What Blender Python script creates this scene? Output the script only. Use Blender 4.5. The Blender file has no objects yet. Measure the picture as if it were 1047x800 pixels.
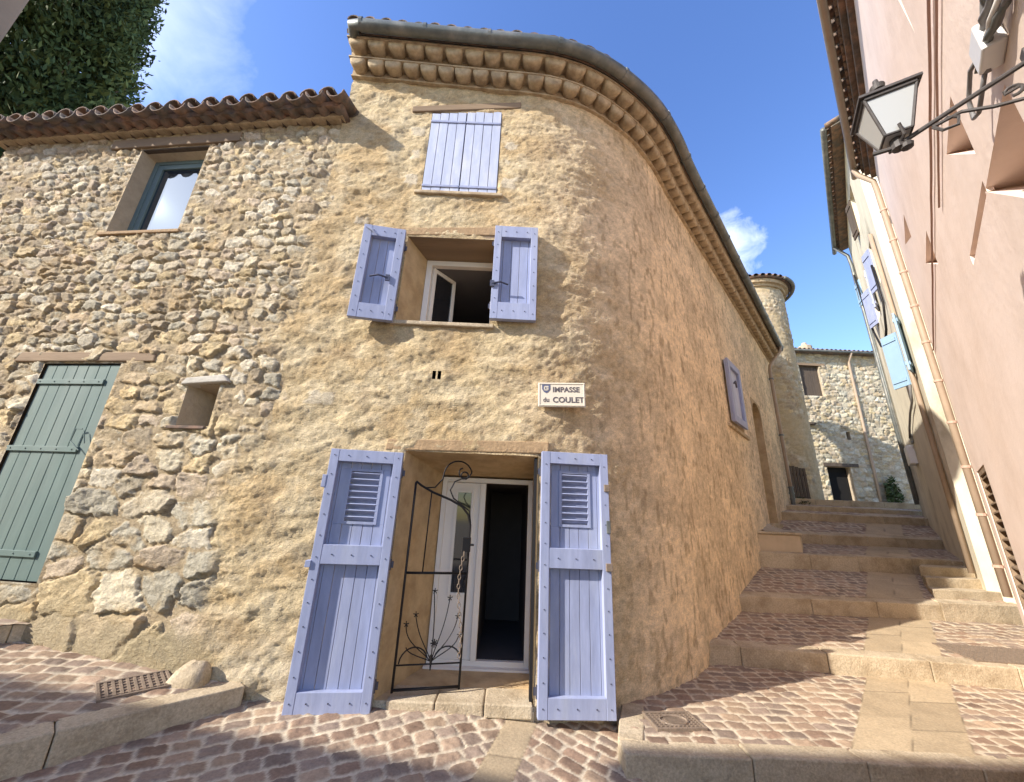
import bpy, math, random
import numpy as np
from mathutils import Matrix, Vector
from mathutils.kdtree import KDTree
R = math.radians
random.seed(7); RNG = np.random.default_rng(7)
scene = bpy.context.scene
COL = scene.collection

# ------------------------------------------------------------------ camera, sky, sun, exposure
cam = bpy.data.cameras.new('camera'); cam_o = bpy.data.objects.new('camera', cam); COL.objects.link(cam_o)
cam.sensor_width = 36; cam.sensor_fit = 'HORIZONTAL'; cam.lens = 36*396/1047.0
cam.clip_start = 0.05; cam.clip_end = 2000
_up = Vector((576-523.5, 400+800, 396)).normalized()            # world up seen by the camera (x right, y up, z forward)
_fw = Vector((0, 0, 1)); _Y = (_fw - _up*_fw.dot(_up)).normalized(); _X = Vector(np.cross(np.array(_Y), np.array(_up)))
if _X.x < 0: _X = -_X
rows = [_X, _Y, _up]                                              # world = rows . cam
m = Matrix(((rows[0].x, rows[0].y, -rows[0].z), (rows[1].x, rows[1].y, -rows[1].z), (rows[2].x, rows[2].y, -rows[2].z)))
cam_o.matrix_world = Matrix.Translation((0, 0, 1.6)) @ m.to_4x4()
scene.camera = cam_o
SUN_AZ, SUN_EL = 65.0, 31.0                                       # heading of the light over the ground, height of the sun
ld = Vector((math.sin(R(SUN_AZ))*math.cos(R(SUN_EL)), math.cos(R(SUN_AZ))*math.cos(R(SUN_EL)), -math.sin(R(SUN_EL))))
sun = bpy.data.lights.new('sun', 'SUN'); sun.energy = 3.35; sun.angle = R(0.5); sun.color = (1.0, 0.945, 0.86)
sun_o = bpy.data.objects.new('sun', sun); COL.objects.link(sun_o)
sun_o.rotation_euler = ld.to_track_quat('-Z', 'Y').to_euler(); sun_o.location = (-10, -6, 20)
world = bpy.data.worlds.new('World'); scene.world = world; world.use_nodes = True
wn, wl = world.node_tree.nodes, world.node_tree.links
bg = wn['Background']; bg.inputs[1].default_value = 0.15
sky = wn.new('ShaderNodeTexSky'); sky.sky_type = 'NISHITA'; sky.sun_disc = False
sky.sun_elevation = R(SUN_EL); sky.sun_rotation = R(180+SUN_AZ); sky.dust_density = 0.6; sky.ozone_density = 2.0; sky.air_density = 1.2
hsv = wn.new('ShaderNodeHueSaturation'); hsv.inputs['Saturation'].default_value = 1.22; hsv.inputs['Hue'].default_value = 0.516; hsv.inputs['Value'].default_value = 0.9
wl.new(sky.outputs[0], hsv.inputs['Color'])
tc = wn.new('ShaderNodeTexCoord')
def cloud(direction, radius, strength, scale, prev):
    d = wn.new('ShaderNodeVectorMath'); d.operation = 'DISTANCE'; d.inputs[1].default_value = Vector(direction).normalized()
    nrm = wn.new('ShaderNodeVectorMath'); nrm.operation = 'NORMALIZE'; wl.new(tc.outputs['Generated'], nrm.inputs[0]); wl.new(nrm.outputs[0], d.inputs[0])
    mr = wn.new('ShaderNodeMapRange'); mr.inputs[1].default_value = 0; mr.inputs[2].default_value = radius; mr.inputs[3].default_value = 1; mr.inputs[4].default_value = 0
    wl.new(d.outputs['Value'], mr.inputs[0])
    nz = wn.new('ShaderNodeTexNoise'); nz.inputs['Scale'].default_value = scale; nz.inputs['Detail'].default_value = 7; nz.inputs['Roughness'].default_value = 0.6; nz.inputs['Distortion'].default_value = 0.6
    wl.new(nrm.outputs[0], nz.inputs['Vector'])
    a = wn.new('ShaderNodeMath'); a.operation = 'ADD'; wl.new(mr.outputs[0], a.inputs[0]); wl.new(nz.outputs[0], a.inputs[1])
    mr2 = wn.new('ShaderNodeMapRange'); mr2.inputs[1].default_value = 1.0; mr2.inputs[2].default_value = 1.55; mr2.inputs[3].default_value = 0; mr2.inputs[4].default_value = strength
    wl.new(a.outputs[0], mr2.inputs[0])
    mx = wn.new('ShaderNodeMixRGB'); mx.inputs[2].default_value = (6.5, 6.7, 7.0, 1); wl.new(mr2.outputs[0], mx.inputs[0]); wl.new(prev, mx.inputs[1])
    return mx.outputs[0]
c_ = cloud((0.447, 0.69, 0.57), 0.15, 0.55, 17, hsv.outputs[0])
c_ = cloud((-0.60, 0.36, 0.71), 0.34, 0.32, 5, c_)
wl.new(c_, bg.inputs[0])
vs = scene.view_settings; vs.view_transform = 'Standard'; vs.look = 'None'; vs.gamma = 1; vs.use_curve_mapping = False; vs.exposure = 1.32
scene.cycles.max_bounces = 8; scene.cycles.diffuse_bounces = 5

# ------------------------------------------------------------------ helpers
def vnoise(P, seed=0):
    P = np.asarray(P, float); i = np.floor(P).astype(np.int64); f = P-i; f = f*f*(3-2*f)
    def h(a, b, c):
        n = (a*374761393 + b*668265263 + c*2147483647 + seed*1274126177) & 0xffffffff
        n = ((n ^ (n >> 13))*1274126177) & 0xffffffff
        n = ((n ^ (n >> 16))*2246822519) & 0xffffffff
        return ((n ^ (n >> 15)) & 0xffff)/65535.0
    x, y, z = i[:, 0], i[:, 1], i[:, 2]; fx, fy, fz = f[:, 0], f[:, 1], f[:, 2]
    def lx(b, c): return h(x, b, c)*(1-fx)+h(x+1, b, c)*fx
    return (lx(y, z)*(1-fy)+lx(y+1, z)*fy)*(1-fz)+(lx(y, z+1)*(1-fy)+lx(y+1, z+1)*fy)*fz
def fbm(P, octv=4, seed=0, gain=.5):
    P = np.asarray(P, float); a = 0.5; s = 0; t = 0
    for k in range(octv):
        s = s+a*vnoise(P*(2.03**k)+k*17.3, seed+k); t += a; a *= gain
    return s/t
def sstep(a, b, x): t = np.clip((x-a)/(b-a), 0, 1); return t*t*(3-2*t)
def st3(a, b, sc=1.0, sy=1.0): return np.stack([a*sc, b*sc*sy, np.zeros_like(a)], 1)

def link(o, parent=None):
    COL.objects.link(o)
    if parent is not None: o.parent = parent
    return o
def tag(o, label=None, cat=None, group=None, kind=None):
    if label: o['label'] = label
    if cat: o['category'] = cat
    if group: o['group'] = group
    if kind: o['kind'] = kind
    return o
def thing(name, label, cat, loc=(0, 0, 0), group=None):
    o = bpy.data.objects.new(name, None); o.location = loc; o.empty_display_size = 0.2; link(o); return tag(o, label, cat, group)
def mesh_np(name, V, F, mat, parent=None, col=None, smooth=False, bevel=0):
    me = bpy.data.meshes.new(name); V = np.asarray(V, np.float32)
    if isinstance(F, np.ndarray):
        n, k = F.shape; me.vertices.add(len(V)); me.vertices.foreach_set('co', V.ravel())
        me.loops.add(n*k); me.loops.foreach_set('vertex_index', F.astype(np.int32).ravel())
        me.polygons.add(n); me.polygons.foreach_set('loop_start', np.arange(0, n*k, k, dtype=np.int32)); me.polygons.foreach_set('loop_total', np.full(n, k, np.int32))
        me.update(calc_edges=True); me.validate()
    else:
        me.from_pydata(V.tolist(), [], F)
    if col is not None:
        a = me.color_attributes.new('Col', 'FLOAT_COLOR', 'POINT'); c4 = np.ones((len(V), 4), np.float32); c4[:, :3] = col; a.data.foreach_set('color', c4.ravel())
    if mat: me.materials.append(mat)
    if smooth: me.polygons.foreach_set('use_smooth', np.ones(len(me.polygons), bool))
    o = bpy.data.objects.new(name, me); link(o)
    if parent is not None:
        o.parent = parent; o.matrix_parent_inverse = Matrix.Translation(-Vector(parent['base'])) if 'base' in parent.keys() else parent_world(parent).inverted()
    if bevel:
        b = o.modifiers.new('bevel', 'BEVEL'); b.width = bevel; b.segments = 2; b.limit_method = 'ANGLE'
    return o
def parent_world(p):
    M = Matrix.Translation(p.location)
    return M if p.parent is None else p.matrix_parent_inverse @ M if False else M
def frame(ox, oy, ux, uy, nx, ny):
    return Matrix(((ux, nx, 0, ox), (uy, ny, 0, oy), (0, 0, 1, 0), (0, 0, 0, 1)))
class MB:
    def __init__(s, M=None): s.V = []; s.F = []; s.cuts = []; s.M = M or Matrix.Identity(4)
    def add(s, V, F):
        b = len(s.V); s.cuts.append((b, len(s.F))); s.V += [tuple(s.M @ Vector(v)) for v in V]; s.F += [[i+b for i in f] for f in F]; return s
    def box(s, x0, x1, y0, y1, z0, z1, T=None):
        V = [(x, y, z) for z in (z0, z1) for y in (y0, y1) for x in (x0, x1)]
        if T is not None: V = [tuple(T @ Vector(v)) for v in V]
        return s.add(V, [[0, 2, 3, 1], [4, 5, 7, 6], [0, 1, 5, 4], [2, 6, 7, 3], [0, 4, 6, 2], [1, 3, 7, 5]])
    def hexa(s, V): return s.add(V, [[0, 2, 3, 1], [4, 5, 7, 6], [0, 1, 5, 4], [2, 6, 7, 3], [0, 4, 6, 2], [1, 3, 7, 5]])
    def quad(s, *V): return s.add(V, [list(range(len(V)))])
    def prism(s, poly, z0, z1):
        n = len(poly); V = [(x, y, z0) for x, y in poly]+[(x, y, z1) for x, y in poly]
        return s.add(V, [list(range(n))[::-1], list(range(n, 2*n))]+[[i, (i+1) % n, n+(i+1) % n, n+i] for i in range(n)])
    def tube(s, pts, r, n=8, cap=True):
        P = [Vector(p) for p in pts]; rs = r if isinstance(r, (list, tuple)) else [r]*len(P); V = []; F = []; nn = None
        for i, p in enumerate(P):
            t = (P[min(i+1, len(P)-1)]-P[max(i-1, 0)]).normalized()
            if nn is None: nn = t.orthogonal().normalized()
            nn = (nn-t*nn.dot(t)).normalized(); b = t.cross(nn)
            for k in range(n):
                a = 2*math.pi*k/n; V.append(tuple(p+(nn*math.cos(a)+b*math.sin(a))*rs[i]))
        for i in range(len(P)-1):
            for k in range(n): F.append([i*n+k, i*n+(k+1) % n, (i+1)*n+(k+1) % n, (i+1)*n+k])
        if cap: F += [list(range(n))[::-1], list(range((len(P)-1)*n, len(P)*n))]
        return s.add(V, F)
    def lathe(s, prof, c=(0, 0, 0), n=20):
        V = []; F = []
        for r, z in prof:
            for k in range(n): a = 2*math.pi*k/n; V.append((c[0]+r*math.cos(a), c[1]+r*math.sin(a), c[2]+z))
        for i in range(len(prof)-1):
            for k in range(n): F.append([i*n+k, i*n+(k+1) % n, (i+1)*n+(k+1) % n, (i+1)*n+k])
        F += [list(range(n))[::-1], list(range((len(prof)-1)*n, len(prof)*n))]
        return s.add(V, F)
    def build(s, name, mat, parent=None, bevel=0, smooth=False):
        return mesh_np(name, np.array(s.V), s.F, mat, parent, None, smooth, bevel)

def build_each(mb, name, mat, parent, bevel=0, per=1, smooth=False):
    """every piece (or every `per` pieces) of the builder as an object of its own"""
    cu = mb.cuts[::per]; out = []
    for i, (v0, f0) in enumerate(cu):
        v1, f1 = cu[i+1] if i+1 < len(cu) else (len(mb.V), len(mb.F))
        out.append(mesh_np(name, np.array(mb.V[v0:v1]), [[k-v0 for k in f] for f in mb.F[f0:f1]], mat, parent, None, smooth, bevel))
    return out
# ------------------------------------------------------------------ materials
MATS = {}
def mat(name, base=(.5, .5, .5), rough=.8, attr=False, var=.15, nscale=6., bumps=((60, .3, .01),), metal=0., tint=None, tscale=1.2, tlo=.45, thi=.65, stretch=(1, 1, 1), spec=.3):
    """procedural surface: base colour (or the mesh's own stone colours) x noise, an optional second colour in patches, bump at several scales"""
    mt = bpy.data.materials.new(name); mt.use_nodes = True; N, L = mt.node_tree.nodes, mt.node_tree.links; p = N['Principled BSDF']
    p.inputs['Roughness'].default_value = rough; p.inputs['Metallic'].default_value = metal; p.inputs['Specular IOR Level'].default_value = spec
    co = N.new('ShaderNodeTexCoord'); mp = N.new('ShaderNodeMapping'); mp.inputs['Scale'].default_value = stretch; L.new(co.outputs['Object'], mp.inputs[0])
    if attr:
        at = N.new('ShaderNodeAttribute'); at.attribute_name = 'Col'; c = at.outputs['Color']
    else:
        rg = N.new('ShaderNodeRGB'); rg.outputs[0].default_value = (*base, 1); c = rg.outputs[0]
    if tint:
        n2 = N.new('ShaderNodeTexNoise'); n2.inputs['Scale'].default_value = tscale; n2.inputs['Detail'].default_value = 8; n2.inputs['Roughness'].default_value = .62; L.new(mp.outputs[0], n2.inputs['Vector'])
        mr = N.new('ShaderNodeMapRange'); mr.inputs[1].default_value = tlo; mr.inputs[2].default_value = thi; L.new(n2.outputs[0], mr.inputs[0])
        mx = N.new('ShaderNodeMixRGB'); mx.inputs[2].default_value = (*tint, 1); L.new(mr.outputs[0], mx.inputs[0]); L.new(c, mx.inputs[1]); c = mx.outputs[0]
    if var:
        n1 = N.new('ShaderNodeTexNoise'); n1.inputs['Scale'].default_value = nscale; n1.inputs['Detail'].default_value = 8; n1.inputs['Roughness'].default_value = .65; L.new(mp.outputs[0], n1.inputs['Vector'])
        m1 = N.new('ShaderNodeMapRange'); m1.inputs[1].default_value = .25; m1.inputs[2].default_value = .75; m1.inputs[3].default_value = 1-var; m1.inputs[4].default_value = 1+var; L.new(n1.outputs[0], m1.inputs[0])
        mm = N.new('ShaderNodeMixRGB'); mm.blend_type = 'MULTIPLY'; mm.inputs[0].default_value = 1; L.new(c, mm.inputs[1]); L.new(m1.outputs[0], mm.inputs[2]); c = mm.outputs[0]
    L.new(c, p.inputs['Base Color'])
    prev = None
    for sc, stg, dist in bumps:
        nb = N.new('ShaderNodeTexNoise'); nb.inputs['Scale'].default_value = sc; nb.inputs['Detail'].default_value = 5; nb.inputs['Roughness'].default_value = .6; L.new(mp.outputs[0], nb.inputs['Vector'])
        b = N.new('ShaderNodeBump'); b.inputs['Strength'].default_value = stg; b.inputs['Distance'].default_value = dist; L.new(nb.outputs[0], b.inputs['Height'])
        if prev: L.new(prev, b.inputs['Normal'])
        prev = b.outputs[0]
    if prev: L.new(prev, p.inputs['Normal'])
    MATS[name] = mt; return mt
def glass(name, base, rough=.05, trans=0.):
    mt = bpy.data.materials.new(name); mt.use_nodes = True; p = mt.node_tree.nodes['Principled BSDF']
    p.inputs['Base Color'].default_value = (*base, 1); p.inputs['Roughness'].default_value = rough; p.inputs['Specular IOR Level'].default_value = .8; p.inputs['Transmission Weight'].default_value = trans
    return mt
m_rubble = mat('rubble_stone', attr=True, rough=.95, var=.30, nscale=50, bumps=((34, 1, .016), (90, .9, .010)), stretch=(1, 1, 1.3))
m_crepi = mat('roughcast', attr=True, rough=.95, var=.32, nscale=55, bumps=((30, 1, .016), (80, 1, .010)), stretch=(1, 1, 1.5))
m_reveal = mat('reveal_render', (.53, .385, .215), .95, var=.2, nscale=5, tint=(.42, .29, .15), tscale=4, bumps=((40, .5, .012), (140, .4, .005)))
m_paver = mat('paving', attr=True, rough=.8, var=.26, nscale=50, bumps=((60, .6, .006),))
m_kerb = mat('kerb_stone', (.50, .405, .275), .9, var=.32, nscale=55, tint=(.36, .28, .18), tscale=3, bumps=((80, .9, .006), (12, .5, .025)))
m_blockst = mat('doorstep_render', (.52, .40, .26), .9, var=.12, nscale=4, bumps=((60, .3, .006),))
m_mortar = mat('mortar', (.42, .34, .24), .95, var=.2, nscale=6, bumps=((25, .6, .02), (110, .4, .006)))
m_lav = mat('lavender_paint', (.305, .335, .475), .6, var=.16, nscale=14, tint=(.37, .395, .49), tscale=5, tlo=.5, thi=.72, bumps=((60, .25, .003),), stretch=(1, 1, .18))
m_lav_pale = mat('faded_lavender_paint', (.43, .465, .585), .65, var=.12, nscale=14, tint=(.56, .575, .65), tscale=5, tlo=.5, thi=.7, bumps=((60, .25, .003),), stretch=(1, 1, .25))
m_green = mat('sage_green_paint', (.125, .175, .155), .65, var=.14, nscale=5, tint=(.165, .21, .185), tscale=2, bumps=((40, .15, .004),), stretch=(1, 1, .2))
m_teal = mat('grey_green_paint', (.12, .17, .165), .5, var=.06, bumps=())
m_white = mat('white_joinery', (.78, .73, .66), .45, var=.03, bumps=())
m_iron = mat('wrought_iron', (.022, .02, .02), .55, var=.2, bumps=((80, .2, .003),), metal=.4)
m_lampiron = mat('weathered_lamp_iron', (.085, .075, .07), .6, var=.25, nscale=30, bumps=((80, .2, .003),), metal=.2)
m_steel = mat('bolt_steel', (.10, .10, .13), .5, metal=.6, bumps=())
m_zinc = mat('weathered_zinc', (.145, .155, .145), .5, var=.25, nscale=5, metal=.35, tint=(.23, .225, .20), tscale=3, bumps=((20, .12, .01),))
m_pipe_tan = mat('tan_painted_pipe', (.36, .27, .19), .55, var=.12, nscale=4, bumps=())
m_genoise = mat('limed_tile', (.48, .375, .24), .95, var=.3, nscale=12, tint=(.34, .25, .155), tscale=5, bumps=((45, .5, .01),))
m_tile = mat('terracotta', (.25, .15, .10), .9, var=.4, nscale=8, tint=(.12, .098, .08), tscale=5, tlo=.36, thi=.58, bumps=((40, .5, .01),))
m_tile_old = mat('lichened_tile', (.27, .17, .11), .9, var=.35, nscale=8, tint=(.13, .115, .095), tscale=6, tlo=.42, thi=.6, bumps=((40, .5, .012),))
m_wood = mat('old_wood', (.27, .19, .12), .9, var=.35, nscale=10, tint=(.17, .12, .08), tscale=5, bumps=((30, .6, .012),), stretch=(.12, 1, 1))
m_wood_dark = mat('dark_board', (.10, .075, .055), .85, var=.3, nscale=10, bumps=((30, .4, .008),), stretch=(1, 1, .1))
m_lintel = mat('tooled_lintel', (.37, .25, .14), .95, var=.25, nscale=12, bumps=((35, .7, .015),))
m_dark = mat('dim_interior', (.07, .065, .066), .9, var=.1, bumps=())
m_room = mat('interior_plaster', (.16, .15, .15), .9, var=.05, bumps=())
m_black = mat('dark_void', (.012, .011, .010), .95, bumps=())
m_glass = glass('window_glass', (.13, .165, .21), .03)
m_glass.node_tree.nodes['Principled BSDF'].inputs['Metallic'].default_value = .85
m_darkglass = glass('dark_glass', (.02, .02, .022), .06)
m_lampglass = glass('milky_lamp_glass', (.42, .42, .40), .3)
m_pink = mat('pink_render', (.80, .655, .56), .92, var=.06, nscale=1.6, tint=(.71, .565, .465), tscale=1.3, tlo=.42, thi=.72, bumps=((90, .25, .004), (9, .25, .02)))
m_pink_soffit = mat('pink_trim', (.50, .33, .25), .9, var=.1, bumps=((60, .2, .005),))
m_cream = mat('stained_cream_render', (.68, .61, .46), .95, var=.14, nscale=3, tint=(.40, .345, .24), tscale=.9, tlo=.54, thi=.68, bumps=((30, .35, .012),), stretch=(1, 1, .45))
m_bluegrey = mat('sky_blue_paint', (.27, .40, .54), .6, var=.06, bumps=())
m_brown = mat('brown_render', (.34, .235, .165), .9, var=.15, nscale=2, bumps=((30, .3, .01),))
m_plate = mat('enamel_plate', (.66, .58, .46), .5, var=.06, nscale=12, bumps=())
m_ink = mat('dark_lettering', (.10, .085, .09), .6, bumps=())
m_shield = mat('blue_grey_shield', (.09, .10, .17), .5, bumps=())
m_grey_cable = mat('grey_cable', (.20, .19, .185), .6, bumps=())
m_pink_cable = mat('painted_cable', (.42, .27, .22), .7, bumps=())
m_castiron = mat('cast_iron', (.25, .19, .14), .7, var=.3, nscale=30, metal=.3, bumps=((120, .5, .004),))
m_leaf = mat('cypress_leaf', (.035, .055, .018), .8, attr=True, var=.2, nscale=3, bumps=())
m_leaf2 = mat('garden_leaf', (.06, .09, .03), .7, attr=True, var=.2, bumps=())
m_bark = mat('bark', (.12, .085, .06), .95, var=.3, bumps=((20, .6, .02),))
m_plastic = mat('white_plastic', (.72, .70, .66), .4, var=.03, bumps=())

# ------------------------------------------------------------------ patterned sheets
def coords(a, b, step, brk=()):
    """grid lines from a to b that also hit every break"""
    pts = sorted({a, b, *[q for q in brk if a < q < b]}); out = []
    for p, q in zip(pts[:-1], pts[1:]):
        n = max(1, int(round((q-p)/(step(p) if callable(step) else step)))); out += list(np.linspace(p, q, n+1)[:-1])
    return np.array(out+[b])
def grid_faces(nu, nz):
    i = np.arange(nu-1)[:, None]*nz+np.arange(nz-1)[None, :]; i = i.ravel()
    return np.stack([i, i+nz, i+nz+1, i+1], 1)
def holes_mask(U, Z, holes):
    """distance to the nearest opening edge (0 inside)"""
    d = np.full(U.shape, 9.)
    for u0, u1, z0, z1 in holes:
        dx = np.maximum(np.maximum(u0-U, U-u1), 0); dz = np.maximum(np.maximum(z0-Z, Z-z1), 0); d = np.minimum(d, np.hypot(dx, dz))
    return d
def cut_faces(F, U, Z, holes):
    cu = U[F].mean(1); cz = Z[F].mean(1); keep = np.ones(len(F), bool)
    for u0, u1, z0, z1 in holes: keep &= ~((cu > u0) & (cu < u1) & (cz > z0) & (cz < z1))
    return F[keep]
PAL = np.array([(.54, .46, .32), (.49, .41, .285), (.43, .38, .28), (.53, .41, .235), (.45, .345, .215), (.50, .395, .275), (.58, .505, .375), (.40, .32, .215)])
def rubble(U, Z, u0, u1, z0, z1, rowh, seed=1, asp=1.75, mort=(.37, .285, .175), amp=1.0, pal=PAL):
    """coursed random rubble: relief and stone colours for the points (U,Z) of a wall"""
    rg = np.random.default_rng(seed); S = []
    z = z0-.3
    while z < z1+.3:
        h = rowh(z)*rg.uniform(.7, 1.3); u = u0-.5+rg.uniform(0, .3)
        while u < u1+.5:
            w = h*rg.uniform(.9, 2.3)
            if rg.random() < .18:
                S.append((u+w/2+rg.normal(0, .02), z+h*.22, h*.5)); S.append((u+w/2+rg.normal(0, .05), z+h*.75, h*.5))
            else: S.append((u+w/2, z+h/2+rg.normal(0, h*.2), h))
            u += w
        z += h
    S = np.array(S); kd = KDTree(len(S))
    for i, (a, b, c) in enumerate(S): kd.insert((a/asp, b, 0), i)
    kd.balance()
    wu = U+(fbm(st3(U, Z, 7), 3, seed+3)-.5)*.14; wz = Z+(fbm(st3(U, Z, 7), 3, seed+9)-.5)*.11
    wu += (fbm(st3(U, Z, 30), 2, seed+4)-.5)*.03; wz += (fbm(st3(U, Z, 30), 2, seed+5)-.5)*.03
    i1 = np.empty(len(U), int); d1 = np.empty(len(U)); d2 = np.empty(len(U)); near = np.empty((len(U), 5), int)
    for k in range(len(U)): near[k] = [q[1] for q in kd.find_n((wu[k]/asp, wz[k], 0), 5)]
    dx = np.abs(wu[:, None]-S[near, 0])/asp; dz = np.abs(wz[:, None]-S[near, 1])
    dd = (.5*np.hypot(dx, dz)+.5*np.maximum(dx, dz))*(.14/np.maximum(S[near, 2], .05))**.35     # squarish stones
    oo = np.argsort(dd, axis=1); ar = np.arange(len(U)); i1 = near[ar, oo[:, 0]]; d1 = dd[ar, oo[:, 0]]; d2 = dd[ar, oo[:, 1]]
    rnd = rg.random((len(S), 8)); h = S[i1, 2]; rr = rnd[i1]
    e = (d2-d1)*.5
    st = sstep(.002, .016, e-rr[:, 5]*.006-(fbm(st3(U, Z, 28), 3, seed+34)-.5)*.020)
    gx = (rr[:, 0]-.5)*.30; gz = (rr[:, 1]-.5)*.40
    hgt = .006+rr[:, 2]*.021+gx*(wu-S[i1, 0])+gz*(wz-S[i1, 1])
    rough = (fbm(st3(U, Z, 9, 1.7), 6, seed+20, .68)-.5)*.085+(fbm(st3(U, Z, 30, 1.5), 3, seed+36, .7)-.5)*.018
    stone = np.clip(hgt, .002, .06)*np.minimum(1.25, h/.15)+rough*(.5+rr[:, 6]*.8)
    mo = -.011+(fbm(st3(U, Z, 13, 1.3), 5, seed+40, .65)-.5)*.036+(fbm(st3(U, Z, 1.6), 3, seed+41)-.5)*.045
    hh = np.maximum(mo, st*(stone+.024)-.024)
    vis = sstep(-.003, .005, st*(stone+.024)-.024-mo)
    pc = pal[(rr[:, 3]*len(pal)).astype(int)]*(.85+.35*rr[:, 4:5])
    mott = fbm(st3(U, Z, 18, 1.4), 5, seed+50, .68)[:, None]
    pc = pc*(.55+.9*mott); och = np.array((.46, .31, .14)); oc = sstep(.55, .75, fbm(st3(U, Z, 5), 4, seed+60))[:, None]*.5
    pc = pc*(1-oc)+och*oc
    mc = np.array(mort)*(.75+.5*fbm(st3(U, Z, 12), 4, seed+70)[:, None])
    return hh*amp, pc*vis[:, None]+mc*(1-vis[:, None])
PPAL = np.array((1.12, 1.10, 1.0))*np.array([(.255, .175, .13), (.22, .148, .11), (.285, .205, .155), (.225, .17, .14), (.31, .225, .165), (.19, .13, .10)])
def pavers(X, Y, rw=.135, rl=.2, ang=0., seed=1, rough=1., grout=(.54, .45, .325), pal=PPAL):
    """rows of small rough setts in sand mortar"""
    c, s = math.cos(ang), math.sin(ang); u = X*c+Y*s; v = -X*s+Y*c
    u = u+(fbm(st3(X, Y, 3), 3, seed)-.5)*.09+(fbm(st3(X, Y, 18), 2, seed+8)-.5)*.016; v = v+(fbm(st3(X, Y, 2.5), 3, seed+5)-.5)*.09+(fbm(st3(X, Y, 18), 2, seed+9)-.5)*.014
    r = np.floor(v/rw); fr = v/rw-r
    hr = vnoise(np.stack([r*7.13, r*0, r*0+.5], 1)+.01, seed+2)
    uu = u/rl+hr*3.7+r*.5; k = np.floor(uu); fk = uu-k
    def hsh(n): return vnoise(np.stack([np.floor(k)*1.0, r*1.0, np.zeros_like(r)+n*3], 1), seed+11+n)
    rn = [hsh(n) for n in range(5)]
    du = np.minimum(fk, 1-fk)*rl-(rn[0]-.3)*.008; dv = np.minimum(fr, 1-fr)*rw-(rn[1]-.3)*.008
    d = np.minimum(du, dv); rd = np.where((du < .03) & (dv < .03), .03-np.hypot(.03-du, .03-dv), d)
    st = sstep(.006, .016, rd)
    dome = (1-(2*fk-1)**4)*(1-(2*fr-1)**4)
    h = st*(.004+.005*dome+(rn[2]-.5)*.008+(rn[3]-.5)*.022*(fk-.5)+(rn[4]-.5)*.022*(fr-.5))+(fbm(st3(X, Y, 28), 3, seed+30)-.5)*.012*rough
    big = vnoise(np.stack([k*3.7, r*5.1, k*0], 1)+.37, seed+70)
    pc = pal[np.clip((big*len(pal)).astype(int), 0, len(pal)-1)]*(.8+.4*rn[3][:, None])*(.8+.4*fbm(st3(X, Y, 22), 3, seed+31)[:, None])
    gc = np.array(grout)*(.8+.4*fbm(st3(X, Y, 14), 3, seed+32)[:, None])
    return h, pc*st[:, None]+gc*(1-st[:, None])
def slabs(X, Y, xl, w, seed=5, ln=.62):
    """two columns of sawn pale slabs; xl = left edge for every point"""
    f = (X-xl)/w; colm = np.floor(f*2); kk = Y/ln+colm*.37; row = np.floor(kk); fy = kk-row; fx = f*2-colm
    d = np.minimum(np.minimum(fx, 1-fx)*w/2, np.minimum(fy, 1-fy)*ln); st = sstep(.002, .008, d)
    rn = vnoise(np.stack([row*1.0, colm*1.0+7, row*0], 1), seed)
    h = .008*st+(fbm(st3(X, Y, 30), 3, seed)-.5)*.004
    c = np.array((.44, .34, .215))*(.82+.3*rn[:, None])*(.85+.3*fbm(st3(X, Y, 6), 4, seed+2)[:, None])
    return h, c*(.55+.45*st[:, None])
def sheet(name, xs, ys, zf, pattern, keep=None, mat_=None, parent=None, kind='structure'):
    X, Y = np.meshgrid(xs, ys, indexing='ij'); X = X.ravel(); Y = Y.ravel(); h, c = pattern(X, Y); Z = zf(X, Y)+h
    F = grid_faces(len(xs), len(ys))
    if keep is not None: F = F[keep(X[F].mean(1), Y[F].mean(1))]
    used = np.unique(F); mp = np.zeros(len(X), int); mp[used] = np.arange(len(used))
    o = mesh_np(name, np.stack([X, Y, Z], 1)[used], mp[F], mat_ or m_paver, parent, c[used])
    if kind: o['kind'] = kind
    return o

# ------------------------------------------------------------------ wall lines of the place
FA = frame(0, 4.12, 1, 0, 0, -1)                        # front of the ochre house: x, out of the wall, z
FL = frame(-2.6, 4.10, -.9935, .1142, -.1142, -.9935)   # rubble house on the left (u runs left)
FR = frame(2.78, 5.83, .6708, .7416, .7416, -.6708)     # long side of the ochre house along the steps
FP = frame(.5597, -.5716, .7145, .6997, -.6997, .7145)  # pink house
FC = frame(8.6, 7.6, .656, .755, -.755, .656)           # cream house beyond it
FF = frame(0, 20.5, 1, 0, 0, -1)                          # stone house closing the street
def rx_wall(y): return np.where(y < 5.83, np.interp(y, [4.1, 4.16, 4.26, 4.47, 4.83, 5.33, 5.83], [.19, .49, .86, 1.31, 1.85, 2.36, 2.78]), 2.78+(y-5.83)*.9045)
def px_wall(y): return (.8+.7145*y)/.6997
def lerp(a, b, t): return a+(b-a)*t

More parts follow.
